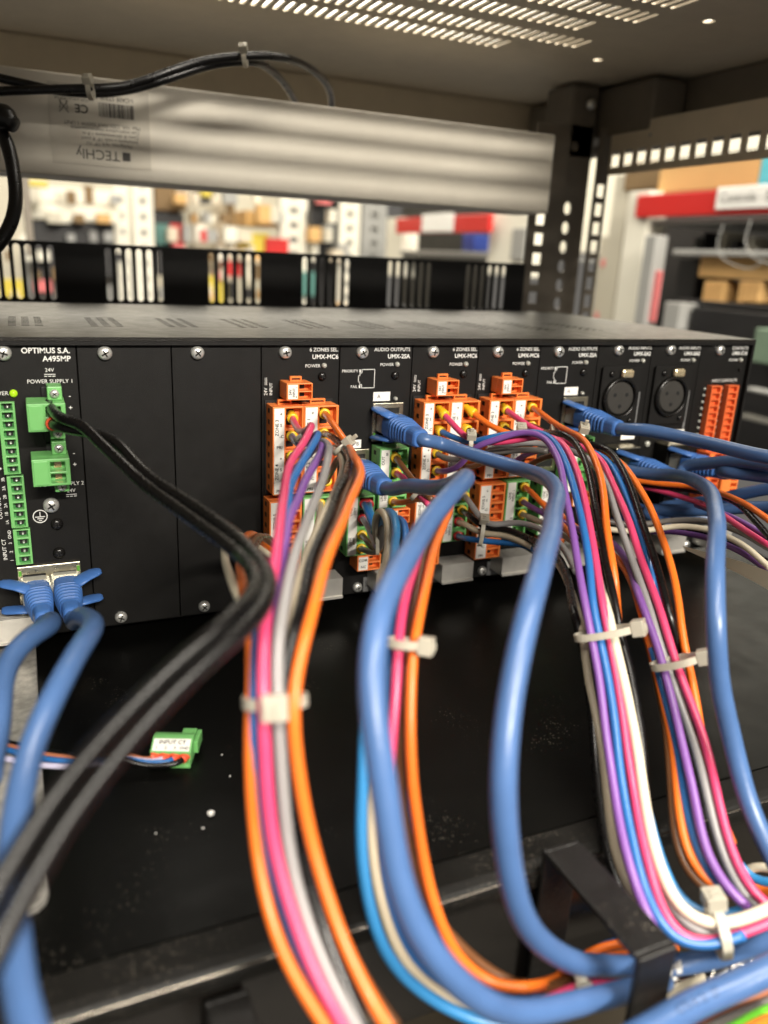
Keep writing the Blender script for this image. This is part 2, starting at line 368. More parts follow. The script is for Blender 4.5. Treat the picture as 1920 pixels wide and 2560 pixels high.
# galvanised bar lying on the unit
bm = B(); bm.free()
def roundrect(x0, x1, y0, y1, r, n=5):
    o = []
    for cx, cy, a0 in ((x1-r, y1-r, 0), (x0+r, y1-r, 90), (x0+r, y0+r, 180), (x1-r, y0+r, 270)):
        for k in range(n+1): a = math.radians(a0+90*k/n); o.append((cx+r*math.cos(a), cy+r*math.sin(a)))
    return o
bm = plate(roundrect(-0.060, -0.0062, -0.158, 0.06, 0.007), [], 0.0025, lambda a, b, h: (a, b, -0.1698+h))
mk('support_bar', bm, 'galvanised', bevel=0.0005, label='galvanised flat steel bar with rounded end lying at left under the blue cables', cat='metal bar')
def ring_bracket(x0, x1, ya, yb, z, drop, label):
    t = thing('cable_bracket', label, 'bracket', ((x0+x1)/2, ya, z-drop), group='black cable brackets on the lower unit')
    bm = B(); box(bm, x0, x1, yb, ya, z-0.0018, z); mk('arm', bm, 'bracket_black', t, bevel=0.0005)
    bm = B(); box(bm, x0, x1, yb-0.0018, yb-0.00002, z-drop, z-0.0002); mk('front_tab', bm, 'bracket_black', t, bevel=0.0005)
    bm = B(); box(bm, x0, x1, ya+0.00002, ya+0.0018, z-0.075, z-0.0002); mk('back_plate', bm, 'bracket_black', t, bevel=0.0005)
ring_bracket(0.1268, 0.1392, -0.1925, -0.2310, -0.163, 0.042, 'black steel cable bracket in front of the blue cables at lower right')
ring_bracket(0.0275, 0.0385, -0.1925, -0.2250, -0.179, 0.050, 'dark steel cable bracket at bottom centre left of the orange wires')
# ------------------------------------------------------------------ mixer frame chassis
ch = thing('mixer_frame', 'black steel mixer chassis holding the row of plug-in modules', 'chassis', (0.13, 0.1, -0.166))
vs = []
for g in range(-3, 9):
    for r in range(8):
        for c in range(3): vs.append(rect(0.0300+g*0.0342+c*0.0055-0.0016, 0.0300+g*0.0342+c*0.0055+0.0016, 0.044+r*0.0062, 0.0465+r*0.0062))
mk('top_cover', plate(rect(-0.12, 0.3885, -0.0025, 0.195), vs, 0.0016, lambda a, b, h: (a, b, ZT+0.0004+h)), 'top_black', ch)
bm = B(); box(bm, -0.12, 0.3875, -0.0024, -0.0012, ZT-0.0012, ZT+0.0003); mk('cover_lip', bm, 'black_paint', ch)
bm = B(); box(bm, 0.3872, 0.3888, -0.0022, 0.195, -0.1655, ZT+0.0003); mk('side_wall', bm, 'black_paint', ch)
bm = B(); box(bm, -0.12, 0.3870, 0.0030, 0.190, -0.1655, -0.1640); mk('base_sheet', bm, 'black_paint', ch)
bm = B(); box(bm, -0.12, 0.3870, 0.010, 0.012, -0.1639, ZT+0.0002); mk('inner_wall', bm, 'dark_void', ch)
bm = B(); box(bm, -0.12, 0.3870, 0.0125, 0.187, ZT-0.006, ZT-0.004); mk('vent_shade', bm, 'dark_void', ch)  # added dark sheet that makes the vent slots look shaded
bm = B(); box(bm, -0.12, 0.3870, 0.188, 0.190, -0.1639, ZT+0.0002); mk('front_wall', bm, 'black_paint', ch)
# ------------------------------------------------------------------ modules
def pz(z): return ZT-z/1000.0
YP = -0.0003
def face(t, x0, x1, z0=0.9, z1=126.0):
    bm = B(); box(bm, x0/1000+0.00018, x1/1000-0.00018, 0, 0.0018, pz(z1), pz(z0)); return mk('face_plate', bm, 'module_black', t, bevel=0.00025)
def screw(t, x, z, r=1.9, mt='screw_steel', y=0.0, name='screw'):
    p = Vector((x/1000, y, pz(z))); bm = B(); r /= 1000
    lathe(bm, p, Vector((0, -1, 0)), [(r, 0), (r, r*0.32), (r*0.86, r*0.62), (r*0.55, r*0.80), (0, r*0.88)], 18)
    o = mk(name, bm, mt, t, smooth=True); a = random.uniform(0, 1.5); bm = B()
    for k in (0, 1):
        M = Matrix.Translation(p+Vector((0, -r*0.80, 0))) @ Matrix.Rotation(a+k*math.pi/2, 4, 'Y')
        box(bm, -r*0.52, r*0.52, -r*0.10, r*0.1, -r*0.10, r*0.10, M)
    mk('cross_slot_shade', bm, 'steel_dark' if mt == 'screw_steel' else 'dark_void', o)  # dark proud bars stand in for the shaded cross recess
    return o
def led(t, x, z, mt='led_clear', r=1.2):
    bm = B(); lathe(bm, Vector((x/1000, 0, pz(z))), Vector((0, -1, 0)), [(r/1000, 0), (r/1000, 0.0008), (r*0.75/1000, 0.0014), (0, 0.0018)], 14)
    return mk('indicator_lamp', bm, mt, t, smooth=True)
def txt(t, s, x, z, size, al='LEFT', mt='print_white', y=YP, vert=False, bold=0.0, sx=1.0):
    if vert: return text(s, size/1000, (x/1000, y, pz(z)), mt, t, ax=(0, 0, 1), ay=(-1, 0, 0), align=al, bold=bold, sx=sx)
    return text(s, size/1000, (x/1000, y, pz(z)), mt, t, align=al, bold=bold, sx=sx)
def handle(t, x0, x1, z0=112.2, z1=121.6, p=12.0):
    bm = B(); xa, xb = x0/1000, x1/1000; n = 8
    for i in range(n):                       # ribbed top
        y0 = -p/1000+i*(p/1000)/n; y1 = y0+(p/1000)/n*0.5
        box(bm, xa, xb, y0, y1, pz(z0)-0.0004, pz(z0)+0.0010)
    box(bm, xa, xb, -p/1000, -0.0001, pz(z1)+0.0012, pz(z0)-0.0004); box(bm, xa, xb, -p/1000-0.0009, -0.0001, pz(z1), pz(z1)+0.00119)
    return mk('pull_handle', bm, 'aluminium', t)
def sticker(t, x0, x1, z0=117.8, z1=126.0):
    bm = B(); box(bm, x0/1000, x1/1000, -0.0002, -0.00002, pz(z1)+0.0003, pz(z0)); o = mk('serial_sticker', bm, 'label_grey', t)
    bm = B(); x = x0+1.2
    while x < x1-1.2: w = random.choice((0.2, 0.3, 0.5)); box(bm, x/1000, (x+w)/1000, -0.0003, -0.00021, pz(z0+5.2), pz(z0+1.8)); x += w+0.35
    mk('barcode', bm, 'print_black', o)
def jack(t, x0, x1, z0, z1, p=1.0, tabside='L'):
    ix0, ix1, iz0, iz1 = x0+1.6, x1-2.0, z0+2.4, z1-2.4
    bm = plate(rect(x0/1000, x1/1000, pz(z1), pz(z0)), [rect(ix0/1000, ix1/1000, pz(iz1), pz(iz0))], 0.0008, lambda a, b, h: (a, -p/1000+h, b))
    o = mk('network_jack', bm, 'shield_metal', t, bevel=0.0002)
    bm = B(); box(bm, ix0/1000, ix1/1000, 0.0-p/1000+0.0009, 0.0-p/1000+0.0012, pz(iz1), pz(iz0)); mk('jack_cavity', bm, 'dark_void', o)
    for zz in (iz0+0.9, iz1-0.9):
        bm = B(); box(bm, (ix0-1.2)/1000, (ix0-0.1)/1000, -p/1000-0.0003, -p/1000-0.00003, pz(zz+0.9), pz(zz-0.9)); mk('link_lamp', bm, 'led_small_green', o)
    return o
# pluggable terminal block
def plug(name, label, x0, x1, z0, z1, color, lab=None, wells=None, texts=(), p=11.5, group=None, latch=True, label_mt='label_white', y0=0.9, sub=2):
    cz = pz(z1); t = thing(name, label, 'connector', ((x0+x1)/2000, -p/2000, cz), group=group)
    X0, X1, Z0, Z1 = x0/1000, x1/1000, pz(z1), pz(z0); yf = -p/1000; dw = 0.0042
    lx = lab if lab else x0
    wl = wells or []
    holes = [rect(a/1000, b/1000, pz(d), pz(c)) for a, b, c, d in wl]
    bm = B(); box(bm, X0, X1, yf+dw, -y0/1000, Z0, Z1); mk('housing', bm, color, t, bevel=0.0003)
    mk('front_frame', plate(rect(X0, X1, Z0, Z1), holes, dw-0.00004, lambda a, b, h: (a, yf+h, b)), color, t, bevel=0.00022)
    if lab:
        bm = B(); box(bm, X0+0.0006, lab/1000, yf-0.00025, yf-0.00002, Z0+0.0006, Z1-0.0006); lb = mk('label_strip', bm, label_mt, t)
        for s, tx, tz, sz, vt in texts: txt(lb, s, tx, tz, sz, 'CENTER', 'print_black', yf-0.0004, vt, bold=0.012)
    for a, b, c, d in wl:
        h = (d-c)/sub
        for k in range(sub):
            bm = B(); box(bm, (a+(b-a)*0.14)/1000, (a+(b-a)*0.62)/1000, yf+dw-0.0003, yf+dw-0.00003, pz(c+h*(k+0.82)), pz(c+h*(k+0.24))); mk('wire_entry_shade', bm, 'hole_shade', t)  # dark proud box painted as the shade of a wire hole
    if latch:
        bm = plate(rect(X0+(X1-X0)*0.28, X0+(X1-X0)*0.72, 0, 0.0022), [rect(X0+(X1-X0)*0.28+0.0006, X0+(X1-X0)*0.72-0.0006, 0.0005, 0.0014)], 0.0016, lambda a, b, h: (a, -0.0058+h, Z1+0.00002+b)); mk('latch', bm, color, t)
    n = max(1, int((z1-z0)/5.0))
    if n > 2:
        for k in range(n):
            zc = z0+(k+0.5)*(z1-z0)/n
            bm = B(); box(bm, X0-0.00015, X0-0.00002, yf+dw+0.0006, yf+dw+0.0030, pz(zc+1.0), pz(zc-1.0)); mk('side_notch_shade', bm, 'hole_shade', t)  # dark proud box painted as the shade of a side recess
    return t
def wells4(x0, x1, z0, z1, n):
    h = (z1-z0)/n; return [(x0, x1, z0+h*i+0.7, z0+h*(i+1)-0.5) for i in range(n)]
X = dict(a0=-60.0, a=18.9, b=56.2, c=94.9, d=131.8, e=168.7, f=204.9, g=241.5, h=278.4, i=314.6, j=350.2, k=386.9)
GM = 'modules screwed into the mixer frame'
def module(label, x0): return thing('plug_in_module', label, 'module', ((x0+18)/1000, 0, pz(126)), group=GM)
# --- amplifier module at left
t = module('wide black amplifier module with green connectors at the left edge', X['a0']+40)
face(t, X['a0'], X['a'])
screw(t, -7.6, 4.4, 3.0)
txt(t, 'OPTIMUS S.A.', 16.6, 3.6, 3.0, 'RIGHT', bold=0.02); txt(t, 'A495MP', 16.6, 6.8, 3.0, 'RIGHT', bold=0.02)
txt(t, '24V', 8.4, 11.2, 2.1, 'CENTER'); txt(t, 'POWER SUPPLY 1', 8.4, 15.7, 2.2, 'CENTER')
bm = B(); box(bm, 6.3/1000, 10.5/1000, -0.0003, -0.0001, pz(13.0), pz(12.75))
for k in range(3): box(bm, (6.3+k*1.5)/1000, (7.4+k*1.5)/1000, -0.0003, -0.0001, pz(13.75), pz(13.5))
mk('direct_current_mark', bm, 'print_white', t)
txt(t, 'POWER', -7.2, 20.1, 2.2, 'RIGHT'); led(t, -5.4, 20.1, 'led_green', 1.5)
for zc, s in ((21.2, '-'), (26.2, '+'), (45.0, '-'), (50.0, '+')): txt(t, s, 15.2, zc+0.4, 3.0, 'CENTER')
txt(t, 'POWER SUPPLY 2', 9.6, 58.5, 2.2, 'CENTER'); txt(t, '24V', 13.0, 61.5, 2.1, 'CENTER')
bm = B(); box(bm, 10.9/1000, 15.1/1000, -0.0003, -0.0001, pz(63.3), pz(63.05))
for k in range(3): box(bm, (10.9+k*1.5)/1000, (12.0+k*1.5)/1000, -0.0003, -0.0001, pz(64.1), pz(63.85))
mk('direct_current_mark', bm, 'print_white', t)
for za, zb in ((17.5, 41.0), (39.5, 60.0)):
    bm = B(); box(bm, 4.6/1000, 12.8/1000, -0.0016, -0.0001, pz(zb), pz(za)); mk('power_socket', bm, 'dark_void', t, bevel=0.0003)
screw(t, 4.8, 67.2, 3.2, name='earth_screw')
bm = B(); R = 2.7; c = (0.2, 71.8)
sweep(bm, [Vector(((c[0]+R*math.cos(a*math.pi/12))/1000, -0.0002, pz(c[1]+R*math.sin(a*math.pi/12)))) for a in range(25)], 0.00022, 6, cap=False)
box(bm, (c[0]-0.15)/1000, (c[0]+0.15)/1000, -0.0003, -0.0001, pz(c[1]), pz(c[1]-2.0))
for w, dz in ((1.9, 0.1), (1.2, 0.9), (0.6, 1.7)): box(bm, (c[0]-w)/1000, (c[0]+w)/1000, -0.0003, -0.0001, pz(c[1]+dz+0.25), pz(c[1]+dz-0.05))
mk('earth_mark', bm, 'print_white', t)
screw(t, 6.4, 75.6, 2.5, 'screw_black'); screw(t, 6.3, 88.6, 2.5, 'screw_black')
def header(t, x0, x1, z0, z1, n):
    hts = [rect((x0+1.4)/1000, (x1-0.9)/1000, pz(z0+(k+1)*(z1-z0)/n-0.35), pz(z0+k*(z1-z0)/n+0.35)) for k in range(n)]
    o = mk('terminal_header', plate(rect(x0/1000, x1/1000, pz(z1), pz(z0)), hts, 0.0030, lambda a, b, h: (a, -0.0031+h, b)), 'plug_green', t, bevel=0.00015)
    for k in range(n):
        zc = z0+(k+0.5)*(z1-z0)/n; h = (z1-z0)/n
        bm = B(); box(bm, (x0+1.4)/1000, (x1-0.9)/1000, -0.0009, -0.00003, pz(zc+h/2-0.36), pz(zc-h/2+0.36)); mk('slot_floor', bm, 'plug_green_dark', o)
        bm = B(); box(bm, (x0+2.2)/1000, (x1-1.5)/1000, -0.00105, -0.0009, pz(zc+0.95), pz(zc-0.95)); mk('slot_opening', bm, 'hole_shade', o)
        bm = B(); lathe(bm, Vector(((x0+x1)/2000+0.0004, -0.0009, pz(zc))), Vector((0, -1, 0)), [(0.00045, 0), (0.00045, 0.0021), (0, 0.0024)], 8); mk('pin', bm, 'screw_steel', o, smooth=True)
        bm = B(); a = [bm.verts.new(q) for q in ((x0/1000+0.0004, -0.0032, pz(zc+1.3)), (x0/1000+0.0022, -0.0032, pz(zc+1.3)), (x0/1000+0.0004, -0.0032, pz(zc-0.2)))]; bm.faces.new(a)
        mk('arrow_mark', bm, 'plug_green', o)
header(t, -11.6, -5.4, 23.2, 52.3, 8); header(t, -10.9, -4.6, 53.2, 75.1, 6); header(t, -10.6, -4.1, 76.0, 91.4, 4)
for k, s in enumerate(('3B', '3A', '2B', '2A', '1B', '1A')): txt(t, s, -12.3, 55.0+k*3.65, 1.7, 'CENTER', vert=True)
for k, s in enumerate(('GND', '3', '2', '1')): txt(t, s, -12.0, 78.6+k*3.8, 1.7, 'CENTER', vert=True)
txt(t, 'OUTPUTS', -14.6, 67.0, 2.1, 'CENTER', vert=True); txt(t, 'INPUT CT', -14.4, 85.0, 2.1, 'CENTER', vert=True)
txt(t, '+', -12.8, 50.5, 2.2, 'CENTER')
bm = plate(rect(-10.6/1000, 14.4/1000, pz(110.0), pz(93.2)), [rect(-8.6/1000, 0.4/1000, pz(107), pz(96.8)), rect(3.4/1000, 12.4/1000, pz(107), pz(96.8))], 0.0012, lambda a, b, h: (a, -0.0013+h, b)); dj = mk('dual_network_jack', bm, 'shield_metal', t, bevel=0.0002)
bm = B(); box(bm, -8.8/1000, 12.6/1000, -0.00012, -0.00004, pz(107.1), pz(96.7)); mk('jack_cavity', bm, 'dark_void', dj)
for xx in (-9.6, 13.4):
    for zz in (96.0, 104.5):
        bm = B(); box(bm, (xx-0.6)/1000, (xx+0.6)/1000, -0.0016, -0.00135, pz(zz+1.2), pz(zz-1.2)); mk('link_lamp', bm, 'led_small_green', dj)
handle(t, -33, -6.0, 112.5, 122.5)
# green power plugs with screw ears
def power_plug(label, z0):
    q = thing('power_plug', label, 'connector', (0.006, -0.009, pz(z0+16)), group='green power supply plugs')
    x0, x1, za, zb = -1.2, 12.6, z0, z0+10.8; yf = -0.018; dw = 0.005
    hol = [rect(5.4/1000, 10.9/1000, pz(za+5.2), pz(za+1.2)), rect(5.4/1000, 10.9/1000, pz(zb-0.9), pz(za+6.0))]
    bm = B(); box(bm, x0/1000, x1/1000, yf+dw, -0.003, pz(zb), pz(za)); mk('housing', bm, 'plug_green', q, bevel=0.0003)
    mk('front_frame', plate(rect(x0/1000, x1/1000, pz(zb), pz(za)), hol, dw-0.00004, lambda a, b, h: (a, yf+h, b)), 'plug_green', q, bevel=0.00025)
    bm = B(); box(bm, -0.6/1000, 4.6/1000, yf-0.0004, yf-0.00002, pz(zb-0.6), pz(za+0.6)); mk('cover_plate', bm, 'plug_green', q, bevel=0.0002)
    for c in (za+3.2, za+8.0):
        bm = B(); box(bm, 7.0/1000, 9.6/1000, yf+dw-0.0006, yf+dw-0.00003, pz(c+1.3), pz(c-1.1)); mk('clamp', bm, 'brass', q)
    for a, b in ((za-5.4, za-0.05), (zb+0.05, zb+4.6)):
        bm = B(); box(bm, 6.6/1000, 12.0/1000, -0.0115, -0.0018, pz(b), pz(a)); mk('screw_ear', bm, 'plug_green', q, bevel=0.0004)
        screw(q, 9.2, (a+b)/2, 1.75, 'screw_steel', y=-0.0116)
    return q
power_plug('green screw terminal plug holding the black twin cable', 21.4)
power_plug('empty green screw terminal plug below the wired one', 43.2)
# --- two blanks
for x0, x1, lb in ((X['a'], X['b'], 'blank black cover plate next to the amplifier module'), (X['b'], X['c'], 'blank black cover plate left of the first orange connectors')):
    t = module(lb, x0); face(t, x0, x1); screw(t, x0+10.8, 4.6, 2.9); screw(t, x0+10.9, 122.2, 2.7)
# --- zone selector modules
def zones(label, x0, x1):
    t = module(label, x0); face(t, x0, x1); w = x1-x0
    screw(t, x0+10.8, 4.6, 2.9); screw(t, x0+12.9, 122.4, 2.5)
    txt(t, '6 ZONES SEL.', x1-0.8, 3.5, 2.35, 'RIGHT', bold=0.005); txt(t, 'UMX-MC6', x1-0.8, 6.7, 2.8, 'RIGHT', bold=0.02)
    txt(t, 'POWER', x0+27.5, 10.7, 2.1, 'RIGHT'); led(t, x0+29.3, 10.6)
    screw(t, x0+28.4, 15.4, 2.0, 'screw_black')
    txt(t, '24V', x0+2.0, 23.6, 2.2, 'LEFT', vert=True); txt(t, 'INPUT', x0+4.4, 23.6, 2.0, 'LEFT', vert=True)
    bm = B(); box(bm, (x0+1.6)/1000, (x0+1.8)/1000, -0.0003, -0.0001, pz(19.0), pz(15.6)); box(bm, (x0+2.3)/1000, (x0+2.5)/1000, -0.0003, -0.0001, pz(19.0), pz(15.6)); mk('direct_current_mark', bm, 'print_white', t)
    bm = B(); box(bm, (x0+1.4)/1000, (x0+33.6)/1000, -0.0008, -0.0001, pz(69.2), pz(25.6)); mk('socket_row', bm, 'dark_void', t)
    handle(t, x0+18.0, x1+0.2); sticker(t, x0+16.2, x0+25.0)
    return t
PR = (1, 2); 
GP = 'orange terminal plugs'
def zone_plugs(x0, who, lowz=True):
    plug('supply_plug', 'small orange supply plug at the top of the %s zone module' % who, x0+8.2, x0+20.2, 16.6, 24.1, 'plug_orange', x0+13.2, [(x0+14.0, x0+19.6, 17.2, 20.1), (x0+14.0, x0+19.6, 20.6, 23.6)],
         ((('24V', x0+9.8, 20.4, 1.6, True), ('INPUT', x0+11.4, 20.6, 1.4, True), ('-', x0+12.5, 18.2, 1.6, False), ('+', x0+12.5, 22.6, 1.6, False))), group=GP, sub=1)
    def tx(lx, a, b): 
        o = []
        for i, n in ((0, a), (1, b)):
            z = 26.8+i*20.2
            o += [('+', lx+3.7, z+3.2, 2.2, False), ('S', lx+3.7, z+8.2, 2.0, False), ('-C', lx+3.9, z+13.2, 2.0, False), ('PRI', lx+3.0, z+18.2, 2.0, False), ('ZONE %d' % n, lx+1.9, z+9.2, 2.1, True)]
        return o
    plug('terminal_plug', 'upper left orange terminal plug on the %s zone module' % who, x0+2.0, x0+16.2, 26.8, 67.1, 'plug_orange', x0+7.2, wells4(x0+8.0, x0+15.4, 26.9, 67.0, 4), tx(x0+2.0, 3, 4), group=GP)
    plug('terminal_plug', 'upper right orange terminal plug on the %s zone module' % who, x0+16.4, x0+32.8, 26.8, 67.1, 'plug_orange', x0+22.6, wells4(x0+23.6, x0+31.6, 26.9, 67.0, 4), tx(x0+16.6, 1, 2), group=GP)
    plug('terminal_plug', 'long orange terminal plug at the bottom left of the %s zone module' % who, x0+0.6, x0+16.0, 70.0, 110.6, 'plug_orange', x0+7.0, wells4(x0+8.2, x0+14.9, 70.2, 110.4, 8), [(s, lx, z, sz, v) for s, lx, z, sz, v in [(a, b-0.9, c+43.4, d, e) for a, b, c, d, e in tx(x0+2.0, 5, 6)]], group=GP, sub=1)
    plug('line_plug', 'green line input plug beside the lower orange plug of the %s zone module' % who, x0+16.6, x0+30.6, 69.4, 99.0, 'plug_green', x0+22.0, wells4(x0+23.0, x0+29.6, 69.6, 98.8, 6), (('LINE', x0+18.6, 77, 2.0, True), ('INPUT 1', x0+20.6, 77, 1.7, True), ('LINE', x0+18.6, 92, 2.0, True), ('INPUT 2', x0+20.6, 92, 1.7, True)), group='green line plugs', sub=1)
zones('first zone selector module from the left with pink and blue wires', X['c'], X['d']); zone_plugs(X['c'], 'leftmost')
zones('middle zone selector module right of the first blue plug', X['e'], X['f']); zone_plugs(X['e'], 'middle')
zones('zone selector module left of the second audio output module', X['f'], X['g']); zone_plugs(X['f'], 'rightmost')
# --- audio output modules
def outputs(label, x0, x1):
    t = module(label, x0); face(t, x0, x1); screw(t, x0+10.9, 4.7, 2.9); screw(t, x0+12.9, 122.6, 2.5)
    txt(t, 'AUDIO OUTPUTS', x1-1.4, 3.5, 2.35, 'RIGHT', bold=0.005); txt(t, 'UMX-2SA', x1-1.4, 6.7, 2.8, 'RIGHT', bold=0.02)
    txt(t, 'POWER', x0+27.2, 10.5, 2.0, 'RIGHT'); led(t, x0+29.0, 10.4); screw(t, x0+28.2, 15.5, 2.0, 'screw_black')
    txt(t, 'PRIORITY', x0+9.2, 13.3, 1.9, 'RIGHT'); txt(t, 'FAIL', x0+9.2, 20.6, 1.9, 'RIGHT')
    bm = B(); pts = [(11.2, 12.6), (17.6, 12.6), (17.6, 21.2), (11.2, 21.2), (11.2, 19.6), (10.2, 19.6), (10.2, 18.4), (9.5, 18.4), (9.5, 15.4), (10.2, 15.4), (10.2, 14.2), (11.2, 14.2)]
    for a, b in zip(pts, pts[1:]+pts[:1]): box(bm, (x0+min(a[0], b[0])-0.14)/1000, (x0+max(a[0], b[0])+0.14)/1000, -0.0003, -0.0001, pz(max(a[1], b[1])+0.14), pz(min(a[1], b[1])-0.14))
    box(bm, (x0+9.8)/1000, (x0+10.6)/1000, -0.0003, -0.0001, pz(13.9), pz(12.6)); box(bm, (x0+9.8)/1000, (x0+10.6)/1000, -0.0003, -0.0001, pz(21.2), pz(19.9)); mk('socket_drawing', bm, 'print_white', t)
    bm = B(); box(bm, (x0+17.4)/1000, (x0+26.1)/1000, -0.0003, -0.0001, pz(27.6), pz(23.3)); o = mk('letter_label', bm, 'label_white', t); txt(o, 'A', x0+20.2, 25.5, 2.6, 'CENTER', 'print_black', -0.0004)
    bm = B(); box(bm, (x0+7.0)/1000, (x0+12.0)/1000, -0.0003, -0.0001, pz(50.0), pz(46.0)); o = mk('letter_label', bm, 'label_white', t); txt(o, 'B', x0+10.2, 48.0, 2.6, 'CENTER', 'print_black', -0.0004)
    led(t, x0+29.0, 26.7, r=1.0)
    bm = B(); box(bm, (x0+16.6)/1000, (x0+33.8)/1000, -0.0005, -0.0001, pz(47.6), pz(28.0)); mk('jack_surround', bm, 'dark_void', t)
    jack(t, x0+17.3, x0+33.0, 28.6, 47.0); jack(t, x0+1.8, x0+16.2, 50.6, 68.4)
    handle(t, x0+18.2, x1+0.2); sticker(t, x0+16.2, x0+25.0)
    return t
GL = 'green line plugs'
def output_plugs(x0, who):
    plug('line_plug', 'upper green line output plug on the %s audio output module' % who, x0+17.3, x0+32.3, 48.3, 78.0, 'plug_green', x0+22.2, wells4(x0+23.4, x0+31.4, 48.5, 77.8, 5), (('OUT', x0+19.0, 54, 2.0, True), ('B', x0+20.8, 51.0, 2.0, False), ('LINE', x0+19.0, 72, 2.0, True), ('100V', x0+20.9, 72, 1.9, True)), group=GL, sub=1)
    plug('line_plug', 'lower dark green line plug on the %s audio output module' % who, x0+1.7, x0+15.7, 70.8, 100.8, 'plug_green', x0+6.8, wells4(x0+7.9, x0+14.8, 71.0, 100.6, 5), (('LINE', x0+3.4, 78, 2.0, True), ('100V', x0+5.3, 78, 1.9, True), ('LINE', x0+3.4, 93, 2.0, True), ('AMP', x0+5.3, 93, 1.9, True)), group=GL, sub=1)
    plug('relay_plug', 'small orange relay plug at the bottom of the %s audio output module' % who, x0+7.8, x0+20.3, 101.3, 109.3, 'plug_orange', x0+13.2, [(x0+14.0, x0+19.6, 101.9, 105.0), (x0+14.0, x0+19.6, 105.6, 108.8)], (('COM', x0+10.6, 103.6, 1.9, False), ('NC', x0+10.9, 107.0, 1.9, False)), group=GP, sub=1, latch=False)
    plug('relay_plug', 'small orange relay plug under the upper green plug of the %s audio output module' % who, x0+22.6, x0+34.8, 79.0, 86.4, 'plug_orange', x0+28.0, [(x0+28.8, x0+34.2, 79.5, 82.4), (x0+28.8, x0+34.2, 83.0, 86.0)], (('COM', x0+25.4, 81.0, 1.8, False), ('NO', x0+25.6, 84.3, 1.8, False)), group=GP, sub=1, latch=False)
outputs('first audio output module between orange connector groups', X['d'], X['e']); output_plugs(X['d'], 'first')
outputs('second audio output module left of the round microphone sockets', X['g'], X['h']); output_plugs(X['g'], 'second')
# --- audio input modules
def inputs(label, x0, x1):
    t = module(label, x0); face(t, x0, x1); screw(t, x0+12.6, 4.0, 2.9); screw(t, x0+12.9, 122.6, 2.5)
    txt(t, 'AUDIO INPUTS', x1-0.9, 3.0, 2.35, 'RIGHT', bold=0.005); txt(t, 'UMX-EA2', x1-0.9, 6.2, 2.8, 'RIGHT', bold=0.02)
    txt(t, 'POWER', x0+28.2, 9.8, 2.0, 'RIGHT'); led(t, x0+30.2, 9.8)
    o = mk('socket_flange', plate(roundrect((x0+3.0)/1000, (x0+29.6)/1000, pz(45.5), pz(12.6), 0.0015), [], 0.0018, lambda a, b, h: (a, -0.0019+h, b)), 'black_paint', t, bevel=0.0003)
    c = Vector(((x0+15.8)/1000, -0.0019, pz(29.6)))
    bm = B(); lathe(bm, c, Vector((0, -1, 0)), [(0.0114, 0), (0.0114, 0.0016), (0.0108, 0.0024), (0.0098, 0.0024), (0.0096, 0.0005), (0.0096, 0)], 36); mk('socket_ring', bm, 'screw_black', o, smooth=True)
    bm = B(); lathe(bm, c, Vector((0, -1, 0)), [(0.0088, 0), (0.0088, 0.0012), (0.0084, 0.0016), (0, 0.0016)], 32); mk('socket_insert', bm, 'insert_grey', o)
    for a in (25, 155, 270):
        q = c+Vector((0.0044*math.cos(math.radians(a)), -0.00162, 0.0044*math.sin(math.radians(a)))); bm = B(); lathe(bm, q, Vector((0, -1, 0)), [(0.0011, 0), (0.0011, 0.0001), (0, 0.0001)], 12); mk('pin_hole', bm, 'dark_void', o)
    bm = B(); box(bm, (x0+14.6)/1000, (x0+22.4)/1000, -0.0046, -0.002, pz(18.6), pz(14.0)); mk('release_tab', bm, 'tab_metal', o, bevel=0.0018)
    screw(o and t, x0+9.0, 16.6, 1.7, 'screw_black', y=-0.0019); screw(t, x0+25.2, 42.4, 1.7, 'screw_black', y=-0.0019)
    bm = B(); box(bm, (x0+30.4)/1000, (x0+31.6)/1000, -0.0004, -0.0001, pz(49), pz(27)); mk('printed_line', bm, 'label_grey', t)
    bm = B(); box(bm, (x0+22.6)/1000, (x0+32.2)/1000, -0.0003, -0.0001, pz(53.6), pz(49.6)); mk('letter_label', bm, 'label_white', t)
    for z0 in (56.0, 82.0):
        bm = B(); box(bm, (x0+11.6)/1000, (x0+27.8)/1000, -0.011, -0.0001, pz(z0+16.5), pz(z0)); o = mk('network_jack', bm, 'steel_dark', t, bevel=0.0004)
        bm = B(); box(bm, (x0+11.4)/1000, (x0+28.0)/1000, -0.0113, -0.0010, pz(z0)-0.0002, pz(z0)+0.0006); mk('shield', bm, 'shield_metal', o, bevel=0.0003)
    led(t, x0+6.0, 57.0, 'led_clear', 1.8)
    handle(t, x0+18.2, x1+0.2); sticker(t, x0+25.2, x0+33.0)
    return t
inputs('audio input module with round microphone socket left of its twin', X['h'], X['i'])
inputs('audio input module with round microphone socket beside the contacts module', X['i'], X['j'])
